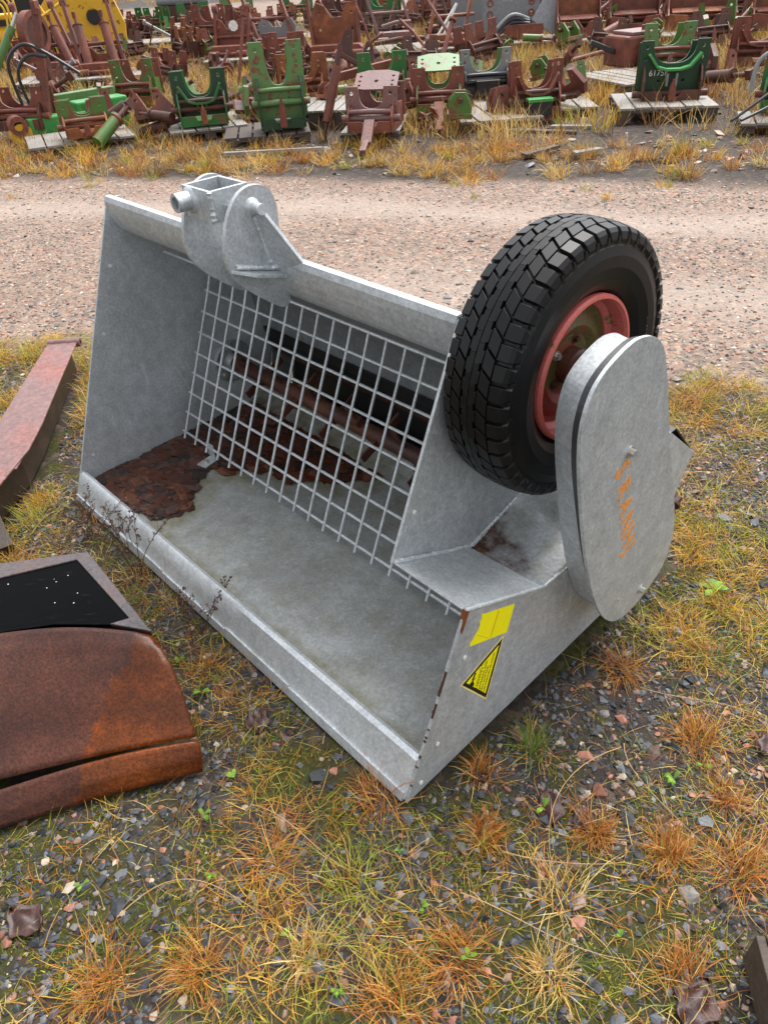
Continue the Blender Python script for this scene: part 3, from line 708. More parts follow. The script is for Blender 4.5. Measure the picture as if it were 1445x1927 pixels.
def stones(name, x, y, size, pal, p, flat=.55, sink=.3):
    n = len(x); V = IV[None]*(1+rng.uniform(-.42, .42, (n, 12, 1))); sc = size[:, None, None]*np.stack([rng.uniform(.7, 1.35, n), rng.uniform(.6, 1.1, n), flat*rng.uniform(.6, 1.2, n)], 1)[:, None]
    V = V*sc; a = rng.uniform(0, 2*pi, n); t1 = rng.uniform(-.5, .5, n); c, s_ = np.cos(a), np.sin(a)
    z = V[..., 2]+V[..., 0]*t1[:, None]*.6; X_ = V[..., 0]*c[:, None]-V[..., 1]*s_[:, None]; Y_ = V[..., 0]*s_[:, None]+V[..., 1]*c[:, None]
    P_ = np.stack([X_+x[:, None], Y_+y[:, None], z+(hgt(x, y)+size*flat*(1-2*sink)*.6)[:, None]], 2).reshape(-1, 3)
    F_ = (IF[None]+12*np.arange(n)[:, None, None]).reshape(-1, 3)
    col = pal[rng.choice(len(pal), n, p=p)]*rng.uniform(.65, 1.35, (n, 1)); col = np.repeat(col, 12, 0)
    return stuff(npmesh(name, P_, F_, 'stone', np.clip(col, 0, .8)))
PS = np.array([.27, .18, .20, .10, .04, .055, .045, .08, .03]); PS /= PS.sum()
PR = np.array([.12, .12, .17, .16, .14, .13, .08, .08]); PR /= PR.sum()
def scatter(n, x0, x1, y0, y1, f):
    x = rng.uniform(x0, x1, n); y = rng.uniform(y0, y1, n); k = rng.random(n) < f(x, y); return x[k], y[k]
def vis(x, y, m=.25): # inside the view wedge (with a margin) so that nothing is wasted far outside the picture
    return (x > -.62*y-.55-m) & (x < .52*y+.45+m)
near = lambda x, y: vis(x, y, .5)*(~footprint(x, y))*(1-.9*road_mask(x, y))*np.clip(.35+1.3*sstep(.42, .62, fbm(x*3.2+7, y*3.2))+1.2*bare_mask(x, y)-.30*moss_mask(x, y), 0, 1)
x, y = scatter(230000, -3, 2.6, .2, 4.2, lambda x, y: near(x, y)*np.clip(1.7-.42*y, .22, 1))
sz = .0020+.0075*rng.random(len(x))**2.4+.011*(rng.random(len(x)) < .03)*rng.random(len(x))+.0010*np.clip(y-1, 0, 3)
stones('gravel', x, y, sz, SPAL, PS)['label'] = 'dark wet gravel with pink chips among the grass'; bpy.data.objects['gravel']['category'] = 'gravel'
x, y = scatter(520, -1.2, 1.9, .4, 3.4, lambda x, y: near(x, y)*(.3+.7*bare_mask(x, y)))
stones('coarse_gravel', x, y, rng.uniform(.011, .024, len(x)), SPAL, PS, .5)
x, y = scatter(90000, -6, 7, 2.2, 8.2, lambda x, y: vis(x, y, .4)*(~footprint(x, y))*road_mask(x, y)*(1-.80*np.clip(track_mask(x, y), 0, 1))*np.clip(1.5-.13*y, .3, 1))
sz = .004+.008*rng.random(len(x))**1.7+.012*(rng.random(len(x)) < .03)*rng.random(len(x))
stones('road_gravel', x, y, sz, RPAL, PR, .5)
x, y = scatter(26000, -12, 14, 5, 20, lambda x, y: vis(x, y)*sstep(6.6, 7.0, y+.32*x)*(.15+.85*sstep(.45, .6, fbm(x, y))))
stones('yard_rubble', x, y, .008+.035*rng.random(len(x))**2, np.concatenate([SPAL, RPAL]), np.concatenate([PS, PR])/2, .5)

GPAL = dict(orange=[(.40, .14, .025), (.48, .20, .040), (.56, .29, .07), (.34, .11, .025)], straw=[(.62, .44, .15), (.68, .52, .22), (.54, .35, .10)],
            green=[(.13, .20, .028), (.20, .27, .04), (.09, .15, .025)], lime=[(.36, .37, .04), (.44, .42, .06), (.26, .29, .03)], gold=[(.64, .35, .04), (.70, .44, .07), (.56, .28, .03)], brown=[(.26, .14, .06), (.34, .20, .09), (.17, .095, .045)])
GP = {k: np.array(v) for k, v in GPAL.items()}
def blades(bx, by, az, el, L_, wd, curl, col, z0=None, seg=3):
    """ribbons: base, azimuth, elevation at the root, length, width, downward curl; colour per blade"""
    n = len(bx); z = hgt(bx, by)-.002 if z0 is None else z0; pts = []; px, py, pz = bx.copy(), by.copy(), z.copy(); e = el.copy(); a2 = az.copy()
    sa = rng.uniform(-.35, .35, n)
    for i in range(seg+1):
        pts.append(np.stack([px, py, pz], 1)); st = L_/seg; px = px+np.cos(e)*np.cos(a2)*st; py = py+np.cos(e)*np.sin(a2)*st; pz = pz+np.sin(e)*st; e = e-curl; a2 = a2+sa
    side = az+pi/2+rng.uniform(-.9, .9, n); sd_ = np.stack([np.cos(side), np.sin(side), rng.uniform(-.3, .3, n)], 1)
    wf = [1, .9, .6, .08] if seg == 3 else [1, .7, .1]; V = []
    for i, p in enumerate(pts):
        w_ = (wd*wf[i])[:, None]*sd_*.5; q = p.copy(); q[:, 2] = np.maximum(q[:, 2], hgt(q[:, 0], q[:, 1])+.001+.004*rng.random(n)*(i > 0)); V += [q-w_, q+w_]
    V = np.stack(V, 1); k = 2*(seg+1); base = (np.arange(n)*k)[:, None]
    F_ = np.concatenate([np.stack([base[:, 0]+2*i, base[:, 0]+2*i+1, base[:, 0]+2*i+3, base[:, 0]+2*i+2], 1) for i in range(seg)])
    return V.reshape(-1, 3), F_, np.repeat(col, k, 0)
def tufts(name, tx, ty, nb, R_, Lr, wd, mixes, elr=(.45, 1.45), curl=(.05, .45), label=None, seg=3):
    """tufts at (tx, ty): nb blades each, root radius R_, lengths Lr; mixes (names, weights) per tuft"""
    Vs = []; n = len(tx); cnt = (nb*rng.uniform(.5, 1.4, n)).astype(int)+1; idx = np.repeat(np.arange(n), cnt); N_ = len(idx)
    tsc = rng.uniform(.65, 1.3, n)[idx]; az = rng.uniform(0, 2*pi, N_); rr_ = R_*tsc*np.sqrt(rng.random(N_))
    bx = tx[idx]+rr_*np.cos(az); by = ty[idx]+rr_*np.sin(az); az2 = az+rng.normal(0, .85, N_); lean = rng.uniform(0, 2*pi, n)[idx]; k_ = rng.random(N_) < .35; az2 = np.where(k_, lean+rng.normal(0, .5, N_), az2)
    el = elr[1]-(elr[1]-elr[0])*np.clip(rr_/(R_*1.3)+rng.normal(0, .3, N_), 0, 1)
    L_ = rng.uniform(*Lr, N_)*tsc; names, ws = mixes; pals = [GP[k] for k in names]
    prim = rng.choice(len(names), n, p=np.array(ws)/sum(ws)); oth = rng.choice(len(names), N_, p=np.array(ws)/sum(ws)); ch_ = np.where(rng.random(N_) < .72, prim[idx], oth)
    col = np.zeros((N_, 3))
    for i, p in enumerate(pals):
        k = ch_ == i; col[k] = p[rng.integers(0, len(p), k.sum())]
    col *= rng.uniform(.7, 1.25, (N_, 1)); ok = ~footprint(bx, by)
    a_ = [v[ok] for v in (bx, by, az2, el, L_)]; n2 = ok.sum()
    V_, F_, C_ = blades(*a_, wd*rng.uniform(.6, 1.3, n2), rng.uniform(*curl, n2), col[ok], seg=seg)
    o = stuff(npmesh(name, V_, F_, 'grass', C_)); 
    if label: o['label'] = label; o['category'] = 'grass'
    return o
# near tufts, at the spots where the photograph has the big ones, and scattered
big = [(-.21, .62, 1), (.08, .60, 1), (.25, .56, 1), (.41, .84, 1), (.55, .78, .8), (.32, 1.06, 1), (.17, .85, 1.1), (-.05, .96, .8), (.68, .74, 1), (.72, .9, 1), (.72, 1.05, .8), (-.30, .82, 1), (-.42, .62, 1.1), (-.12, .76, .9), (.60, 1.28, 1.1), (.50, .55, 1), (.86, 1.3, .9), (.95, 1.5, .9), (.3, .7, .5), (-.6, .6, 1), (-.05, .52, 1), (.82, .62, .9), (.18, 1.0, .7)]
gx_ = np.array([b_[0] for b_ in big]); gy_ = np.array([b_[1] for b_ in big])
tufts('grass_tufts', gx_, gy_, 190, .042, (.040, .120), .0019, (('orange', 'straw', 'green', 'lime'), (7, 2.2, .5, .8)), (.15, 1.30), (.05, .65), 'brown and straw coloured grass tufts around the bucket')
gm = lambda x, y: vis(x, y, .3)*(~footprint(x, y))*(1-road_mask(x, y))*(1-.85*bare_mask(x, y))*np.clip(.10+1.2*sstep(.42, .60, fbm(x*2.4+3, y*2.4+8)), 0, 1)
x, y = scatter(4300, -3, 2.6, .35, 4.3, gm)
tufts('short_grass', x, y, 30, .050, (.020, .080), .0018, (('orange', 'straw', 'lime', 'green', 'gold'), (4.5, 2, 2.2, 1.8, 2)), (.2, 1.3), (.05, .6), 'short mixed green and straw grass')
x, y = scatter(2800, -3, 2.8, 1.3, 4.5, lambda x, y: np.clip(gm(x, y)*1.6, 0, 1)*np.clip(sstep(.9, 1.6, x+.35*y)+sstep(-1.0, -1.3, x), 0, 1))
tufts('golden_grass', x, y, 48, .055, (.03, .10), .0022, (('gold', 'lime', 'orange', 'straw'), (5, 2.5, 1.5, 2)), (.3, 1.3), (.05, .5), 'golden grass beside the gravel road')
# single fallen blades and stalks everywhere
x, y = scatter(30000, -3, 2.6, .35, 4, lambda x, y: vis(x, y, .2)*(~footprint(x, y))*(1-road_mask(x, y))*(1-.6*bare_mask(x, y)))
n = len(x); cl = np.concatenate([GP['straw'], GP['orange'], GP['lime'], GP['green']])[rng.integers(0, 13, n)]*rng.uniform(.6, 1.2, (n, 1))
V, F, C_ = blades(x, y, rng.uniform(0, 2*pi, n), rng.uniform(-.05, .7, n), rng.uniform(.02, .11, n), rng.uniform(.0009, .0019, n), rng.uniform(0, .5, n), cl)
stuff(npmesh('loose_grass', V, F, 'grass', C_))
# small leafy seedlings
Vs_ = []; Fs_ = []; Cs_ = []
for px_, py_, r_ in ((.31, .90, .022), (-.42, .80, .016), (.02, .70, .014), (-.02, .82, .010), (.10, .60, .016), (-.25, .66, .014), (-.46, .94, .018), (-.40, 1.03, .020), (-.52, 1.30, .022), (-.60, 1.42, .016), (.62, .95, .02), (.70, .98, .018), (-.15, .56, .014), (.40, .62, .012), (-.70, .80, .016), (.95, 1.55, .04)):
    z_ = float(hgt(np.array([px_]), np.array([py_]))[0])+.012
    for q_ in range(random.randint(3, 5)):
        an = random.uniform(0, 6.28); k = len(Vs_); c_ = np.array((.16, .30, .035))*random.uniform(.7, 1.5)
        for u_, w_, dz_ in ((0, 0, 0), (.45, .22, .006), (.8, .26, .009), (1.1, 0, .004), (.8, -.26, .009), (.45, -.22, .006)):
            Vs_.append((px_+r_*(u_*cos(an)-w_*sin(an)), py_+r_*(u_*sin(an)+w_*cos(an)), z_+dz_)); Cs_.append(c_)
        Fs_ += [(k, k+1, k+5), (k+1, k+2, k+4), (k+1, k+4, k+5), (k+2, k+3, k+4)]
stuff(npmesh('seedlings', np.array(Vs_), np.array(Fs_), 'grass', np.array(Cs_)))
# thatch: dead blades lying flat between the tufts
x, y = scatter(90000, -3, 2.6, .35, 4, lambda x, y: vis(x, y, .2)*(~footprint(x, y))*(1-road_mask(x, y))*(1-.75*bare_mask(x, y))*sstep(.40, .62, fbm(x*4+1, y*4+6))*np.clip(1.5-.3*y, .3, 1))
n = len(x); cl = np.concatenate([GP['brown'], GP['brown'], GP['straw'], GP['lime'], GP['orange']])[rng.integers(0, 16, n)]*rng.uniform(.6, 1.15, (n, 1))
V, F, C_ = blades(x, y, rng.uniform(0, 2*pi, n), rng.uniform(-.05, .30, n), rng.uniform(.015, .055, n), rng.uniform(.0010, .0020, n), rng.uniform(0, .35, n), cl)
stuff(npmesh('dead_thatch', V, F, 'grass', C_))
# moss cushions as dense tiny leaves
x, y = scatter(420000, -2.6, 2.2, .35, 3.6, lambda x, y: vis(x, y, .1)*(~footprint(x, y))*moss_mask(x, y)**2*sstep(.42, .56, fbm(x*9+2, y*9+5, 3))*(1-.7*bare_mask(x, y))*np.clip(1.5-.33*y, .35, 1))
n = len(x); cl = np.array([(.14, .145, .014), (.22, .21, .022), (.08, .09, .012), (.34, .31, .035), (.12, .09, .015)])[rng.integers(0, 5, n)]*rng.uniform(.6, 1.2, (n, 1))
V, F, C_ = blades(x, y, rng.uniform(0, 2*pi, n), rng.uniform(.3, 1.4, n), rng.uniform(.006, .015, n), rng.uniform(.0018, .0032, n), rng.uniform(0, .3, n), cl, seg=2)
stuff(npmesh('moss', V, F, 'moss', C_), 'yellow-green moss on the wet soil', 'moss')
# strip beyond the road, yard grass
x, y = scatter(4200, -7, 8, 4.5, 10.5, lambda x, y: vis(x, y)*sstep(6.5, 6.9, y+.32*x)*(1-sstep(7.7, 8.3, y+.32*x))*np.clip(.35+sstep(.42, .6, fbm(x*1.2, y*1.2+4)), 0, 1))
tufts('verge_grass', x, y, 46, .07, (.06, .20), .0048, (('gold', 'orange', 'straw', 'brown', 'lime'), (3, 3, 2.5, 3, .9)), (.4, 1.45), (.05, .45), 'ochre grass verge beyond the gravel road')
x, y = scatter(170, -6, 7, 4.2, 9, lambda x, y: vis(x, y)*sstep(5.7, 6.4, y+.32*x)*(1-sstep(6.5, 6.7, y+.32*x)))
tufts('verge_tufts', x, y, 40, .05, (.04, .10), .004, (('gold', 'lime'), (3, 2)))
x, y = scatter(10500, -14, 14, 6, 20, lambda x, y: vis(x, y)*sstep(7.9, 8.6, y+.32*x)*np.clip(.25+1.1*sstep(.42, .6, fbm(x*.7+2, y*.7)), 0, 1))
tufts('yard_grass', x, y, 26, .12, (.10, .34), .0080, (('gold', 'straw', 'orange', 'brown', 'lime'), (2, 4, 2.5, 4, .5)), (.6, 1.5), (.03, .35), 'tall dry grass growing between the scrap parts', seg=2)
x, y = scatter(2600, -34, 22, 16, 64, lambda x, y: vis(x, y)*(1-road_mask(x, y))*np.clip(1.3-.018*y, .3, 1)*sstep(.35, .5, fbm(x*.3, y*.3)))
tufts('far_grass', x, y, 22, .4, (.18, .50), .026, (('straw', 'gold', 'orange'), (4, 3, 3)), (.7, 1.5), (.03, .3), seg=2)

# ------------------------------------------------------------ rusty things in the foreground
m, nt, b = NM('blade_rust'); t = NT(nt); c = t.co(); n1 = t.tex('ShaderNodeTexNoise', 5, c, Detail=8, Roughness=.7); n2 = t.tex('ShaderNodeTexNoise', 150, c, Detail=4, Roughness=.75)
st_ = t.tex('ShaderNodeTexNoise', 30, t.map(c, (1.2, .25, .25), (0, 0, .5)), Detail=5, Roughness=.8)
base = t.ramp(n1.outputs[0], [(.3, (.026, .009, .006)), (.5, (.062, .019, .011)), (.72, (.115, .034, .016))])
sp = nt.nodes.new('ShaderNodeSeparateXYZ'); nt.links.new(c, sp.inputs[0])
edge = t.math('ADD', sp.outputs[0], t.math('MULTIPLY', n1.outputs[0], .16))
wet = t.ramp(t.math('ADD', edge, t.math('MULTIPLY', sp.outputs[2], -.25)), [(.0, 0), (.02, 1)])
edge2 = t.math('ADD', t.math('ADD', edge, t.math('MULTIPLY', sp.outputs[2], -.5)), -.205); wet = t.ramp(edge2, [(.0, 0), (.012, 1)])
base = t.mix(wet, base, t.ramp(n1.outputs[0], [(.3, (.035, .009, .003)), (.5, (.10, .024, .004)), (.7, (.22, .050, .006))]))
base = t.mix(t.ramp(st_.outputs[0], [(.66, 0), (.74, .5)]), base, (.34, .14, .08))
base = t.mix(.85, base, t.ramp(n2.outputs[0], [(.35, .40), (.65, 1.55)]), 'MULTIPLY')
nt.links.new(base, b.inputs['Base Color']); nt.links.new(t.ramp(wet, [(0, .55), (1, .28)]), b.inputs['Roughness']); t.bump(n2.outputs[0], .4, .0025, b); M['blade'] = m; b.inputs['Specular IOR Level'].default_value = .35
M['wetpanel'] = plain('wet_black_panel', (.0035, .004, .0045), .22, spec=.06, var=.7, sc=30, bump=.05)
m, nt, b = NM('wet_panel'); t = NT(nt); c = t.co(); n1 = t.tex('ShaderNodeTexNoise', 40, t.map(c, (.35, 2.2, 1), (0, 0, .35)), Detail=4, Roughness=.7); n2 = t.tex('ShaderNodeTexNoise', 6, c, Detail=5)
base = t.mix(t.ramp(n1.outputs[0], [(.60, 0), (.68, .55)]), (.0022, .0025, .003), (.018, .016, .012)); base = t.mix(t.ramp(n2.outputs[0], [(.68, 0), (.73, .7)]), base, (.035, .02, .013))
nt.links.new(base, b.inputs['Base Color']); b.inputs['Roughness'].default_value = .3; b.inputs['Specular IOR Level'].default_value = .03; M['wetpanel'] = m
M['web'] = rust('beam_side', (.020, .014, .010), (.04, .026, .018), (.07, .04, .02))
M['frame'] = rust('panel_frame', (.045, .040, .043), (.085, .070, .072), (.12, .055, .04), sc=5, rough=.32)

bl = thing('rusty_blade', 'rusty orange-brown curved steel blade with a black panel on top, at the left edge', 'blade', (-.9, 1.2, 0))
rows = [((-.583, 1.276), (-.973, 1.319), .250), ((-.556, 1.240), (-.957, 1.270), .238), ((-.536, 1.208), (-.950, 1.225), .218), ((-.514, 1.164), (-.940, 1.145), .170), ((-.500, 1.130), (-.934, 1.084), .122), ((-.486, 1.094), (-.924, 1.018), .080)]
def blade_sheet(rows, nxx, bow, name, mat, thick, par):
    V = []; nn = len(rows)
    sub = []
    for i in range(nn-1):
        for k in range(4): sub.append((i, k/4))
    sub.append((nn-2, 1.0))
    for i, f in sub:
        A = [np.array([*rows[j][0], rows[j][2]]) for j in (i, i+1)]; B_ = [np.array([*rows[j][1], rows[j][2]]) for j in (i, i+1)]
        a_, b__ = A[0]*(1-f)+A[1]*f, B_[0]*(1-f)+B_[1]*f
        for j in range(nxx+1):
            u = j/nxx*2.15; p = a_+(b__-a_)*u; p[2] += bow(u, (i+f)/(nn-1)); p[1] += .012*sin(u*2.2+.6)*(1 if u < 1.2 else .6)-.006
            V.append(p-np.array([-.9, 1.2, 0]))
    I = np.array([i*(nxx+1)+j for i in range(len(sub)-1) for j in range(nxx)]); F = np.stack([I, I+1, I+nxx+2, I+nxx+1], 1)
    o = npmesh(name, np.array(V), F, mat, parent=par); o.data.polygons.foreach_set('use_smooth', [True]*len(F))
    s_ = o.modifiers.new('t', 'SOLIDIFY'); s_.thickness = thick; s_.offset = -1; return o
blade_sheet(rows, 40, lambda u, v: (.016*sin(min(u, 1)*pi)*max(0, 1-3*v)) - .007*max(0, .10-u)/.10*(1-v), 'moldboard', 'blade', .010, bl)
blade_sheet([((-.478, 1.083), (-.915, 1.000), .078), ((-.474, 1.064), (-.918, .965), .045), ((-.478, 1.050), (-.923, .943), .008)], 40, lambda u, v: .010*sin(u*3.1+.4)*(1-v)-.006, 'cutting_edge', 'blade', .012, bl)
def rel(p): return (p[0]+.9, p[1]-1.2)
lfr = [rel(p) for p in [(-.588, 1.286), (-.834, 1.613), (-1.073, 1.589), (-1.42, 1.55), (-1.42, 1.50), (-1.051, 1.528), (-.857, 1.583), (-.655, 1.338), (-.70, 1.322)]]
topl = [rel(p) for p in [(-.588, 1.286), (-.834, 1.613), (-1.073, 1.589), (-1.42, 1.55), (-1.42, 1.34), (-.973, 1.327), (-.843, 1.343), (-.70, 1.326)]]
pan = [rel(p) for p in [(-.857, 1.583), (-.655, 1.338), (-.700, 1.323), (-.843, 1.338), (-.979, 1.323), (-1.42, 1.33), (-1.42, 1.50), (-1.051, 1.528)]]
MB().prism(lfr, .2435, .252, ax='z').build('top_frame', 'frame', bl, bevel=.002)
MB().prism([(x_*.996, y_*.99+.001) for x_, y_ in topl], .02, .243, ax='z').build('back_box', 'rust_dark', bl)
po = MB().prism(pan, .238, .2475, ax='z').build('black_panel', 'wetpanel', bl)
dr_ = MB()  # little reflections on the panel, put in as white specks
for k in range(10):
    dx, dy = random.uniform(-.15, .10), random.uniform(.17, .33); r_ = random.uniform(.0012, .0028); dr_.lathe([(0, r_*.7), (r_*.5, r_*.6), (r_*.6, .0002)], (dx, dy, .2477), 10, 'z')
dr_.build('painted_glints', 'white', po)

bm_ = thing('rusty_beam', 'faded red-brown tapered steel beam lying at the left edge behind the blade', 'steel beam', (-1.38, 2.7, 0))
def rb(p): return (p[0]+1.38, p[1]-2.7)
tp_ = [rb(p) for p in [(-1.521, 3.314), (-1.385, 3.318), (-1.352, 3.0), (-1.300, 2.549), (-1.289, 2.363), (-1.313, 2.135), (-1.40, 1.86), (-1.62, 1.75), (-1.60, 2.1), (-1.483, 2.595)]]
MB().prism(tp_, .144, .153, ax='z').build('top_plate', 'rust_pink', bm_, bevel=.003)
MB().prism([(x_-.045 if x_ > -.05 else x_+.02, y_) for x_, y_ in tp_], .0, .1435, ax='z').build('beam_web', 'web', bm_)
MB().tube([(*rb((-1.523, 3.325)), .145), (*rb((-1.372, 3.325)), .145)], .020, 18, inner=.011).build('end_lug', 'rust_pink', bm_, smooth=True)
MB().bar((*rb((-1.318, 2.52)), .135), (*rb((-1.300, 2.24)), .146), .014, .004).build('stiffener', 'rust_pink', bm_)
MB().bar((*rb((-1.44, 2.22)), .11), (*rb((-1.275, 1.955)), .01), .05, .03).build('support_leg', 'web', bm_, bevel=.002)

tb = thing('wood_block', 'cracked block of weathered timber at the bottom right corner', 'timber', (.64, .49, 0))
wbk = MB()
for i in range(4): wbk.box((.068, .052-.034*i-.001*i, .048+.003*(i % 2)), (.150, .032, .092), (0, 0, .02*(i-1)))
wbk.build('block', 'wood_front', tb, bevel=.003)
MB().box((-.034, -.005, .052), (.016, .16, .104), (0, 0, -.16)).build('side_board', 'wood_dark', tb, bevel=.002)
MB().box((-.018, -.006, .055), (.012, .158, .105), (0, 0, -.16)).build('side_board', 'wood_front', tb, bevel=.002)

def dead_leaf(px, py, r, label, seed, lift=.02):
    rr = random.Random(seed); V = []; n = 14
    for i in range(n+1):
        for j in range(n+1):
            u, v = i/n*2-1, j/n*2-1; w_ = (1-abs(u)**1.6)**.6 if abs(u) < 1 else 0
            x_, y_ = u*r, v*r*.75*w_*(1+.18*sin(7*u+seed))
            V.append((x_, y_, lift*.45*(.5+.9*float(fbm(np.array([u*2.2+seed]), np.array([v*2.2]))[0]))+.006*sin(3*u+seed)*cos(4*v)+.012))
    I = np.array([i*(n+1)+j for i in range(n) for j in range(n)]); F = np.stack([I, I+n+1, I+n+2, I+1], 1)
    o = npmesh('dead_leaf', np.array(V), F, 'deadleaf'); o.data.polygons.foreach_set('use_smooth', [True]*len(F)); o.location = (px, py, float(hgt(np.array([px]), np.array([py]))[0])-.008); o.rotation_euler = (0, 0, rr.uniform(0, 6))
    s_ = o.modifiers.new('t', 'SOLIDIFY'); s_.thickness = .0012
    tag(o, label, 'leaf', 'wet dead leaves on the ground')
M['deadleaf'] = rust('wet_leaf', (.018, .008, .007), (.05, .020, .016), (.11, .045, .035), sc=14, rough=.38)
dead_leaf(.50, .50, .050, 'large glossy dark brown leaf next to the cracked timber block', 1)
dead_leaf(-.80, .735, .045, 'shiny dark brown crumpled leaf in the grass at the lower left', 2)
dead_leaf(.325, .90, .040, 'curled dark leaf behind a grass tuft in front of the steel corner', 3)
dead_leaf(.39, .87, .030, 'small dark curled leaf on bare gravel right of the larger curled one', 4)
dead_leaf(.87, 1.02, .035, 'dark red leaf at the right edge of the photo', 5)
dead_leaf(-.36, 1.19, .040, 'dark leaf in shade under the front lip of the bucket', 6)

# dried weeds between the blade and the bucket
def weed(px, py, hgt_, label, seed, mat_col=(.045, .022, .018), lean=(0, 0), heads=True):
    rr = random.Random(seed); w_ = MB(); hd = MB(); e = thing('dried_weed', label, 'weed', (px, py, -.01), 0, 'dried weeds along the front lip')
    for s_ in range(5 if heads else 5):
        p = Vector((rr.uniform(-.02, .02), rr.uniform(-.02, .02), 0)); d = Vector((lean[0]+rr.uniform(-.4, .4), lean[1]+rr.uniform(-.4, .4), 1)).normalized(); pts = [p.copy()]; n = 9; L_ = hgt_*rr.uniform(.55, 1.05)
        for i in range(n):
            d = (d+Vector((rr.uniform(-.16, .16), rr.uniform(-.16, .16), -.03))).normalized(); p = p+d*L_/n; pts.append(p.copy())
            if heads and i > 2:
                for q in range(2):
                    bd = (d+Vector((rr.uniform(-1, 1), rr.uniform(-1, 1), rr.uniform(-.2, .6)))).normalized(); bl_ = rr.uniform(.012, .04)
                    w_.tube([p, p+bd*bl_*.5, p+bd*bl_+Vector((0, 0, .004))], [.0009, .0007, .0005], 4)
                    for z_ in range(4):
                        cc = p+bd*bl_*rr.uniform(.5, 1.1)+Vector([rr.uniform(-.004, .004) for _ in range(3)]); w_.add([cc+Vector([rr.uniform(-.0045, .0045) for _ in range(3)]) for _ in range(4)], [(0, 1, 2), (0, 2, 3), (0, 3, 1), (1, 3, 2)])
        w_.tube(pts, [.0016*(1-.6*i/n) for i in range(n+1)], 5)
    w_.build('stem', 'weedstem' if heads else 'strawstem', e)
M['weedstem'] = plain('dried_stem', (.10, .045, .025), .6, var=.5); M['strawstem'] = plain('straw_stem', (.42, .26, .12), .55, var=.3)
weed(-1.00, 2.02, .24, 'dark dried weed leaning against the left corner of the bucket lip', 1, lean=(.1, .05))
weed(-.80, 1.80, .30, 'dark dried weed with seed heads in front of the lip, next to the blade corner', 2, lean=(.25, -.05))
weed(-.86, 1.92, .20, 'low tangled dark weed between the blade corner and the bucket', 3, lean=(.1, .0))
weed(-.66, 1.62, .22, 'pale straw stalks standing in front of the bucket lip', 4, heads=False, lean=(.12, .1))
weed(-.56, 1.52, .18, 'thin dark stalks beside the pale straw stalks', 5, lean=(.3, .1))
# long bent stalks lying over the gravel
sk = MB()
for a_, b_, c_, d_ in [((.52, 1.03), (.36, .97), (.27, .85), (.30, .72)), ((.53, 1.04), (.49, .93), (.56, .84), (.66, .72)), ((.20, .80), (.28, .74), (.38, .73), (.45, .76)), ((-.35, .95), (-.25, .9), (-.2, .8), (-.12, .78)), ((.62, 1.2), (.72, 1.1), (.80, 1.12), (.92, 1.05)), ((-.6, .72), (-.5, .8), (-.42, .78), (-.3, .70)), ((.1, .72), (.2, .66), (.25, .58), (.42, .57))]:
    pts = []
    for i in range(13):
        u = i/12; q_ = [(1-u)**3*a_[k]+3*u*(1-u)**2*b_[k]+3*u*u*(1-u)*c_[k]+u**3*d_[k] for k in (0, 1)]; pts.append((q_[0], q_[1], .012+.035*sin(pi*u)))
    sk.tube(pts, [.0013-.0008*i/12 for i in range(13)], 5)
stuff(sk.build('long_stalks', 'strawstem'), 'long bent straw stalks lying across the bare gravel', 'grass')

# ------------------------------------------------------------ scrap yard behind the road
def sgp(v, p): return (1 if v >= 0 else -1)*abs(v)**p
def arcs(cx_, cz, rx, rz_, n=16): return [(cx_+rx*sgp(cos(pi+pi*i/n), .75), cz+rz_*sgp(sin(pi+pi*i/n), .75)) for i in range(n+1)]
def arc(cx_, cz, rx, rz_, a0, a1, n=12): return [(cx_+rx*cos(radians(a0+(a1-a0)*i/n)), cz+rz_*sin(radians(a0+(a1-a0)*i/n))) for i in range(n+1)]
def circ(cx_, cz, r, n=10): return [(cx_+r*cos(2*pi*i/n), cz+r*sin(2*pi*i/n)) for i in range(n)]
def saddle(w, h, ear, d, base=0., cut=0.):
    """plate with a round scoop between two ears"""
    a = arcs(0, h, w/2-ear, d)
    return [(-w/2, base+cut), (-w/2, h), *a, (w/2, h), (w/2, base+cut), (w/2-cut, base), (-w/2+cut, base)] if cut else [(-w/2, base), (-w/2, h), *a, (w/2, h), (w/2, base)]
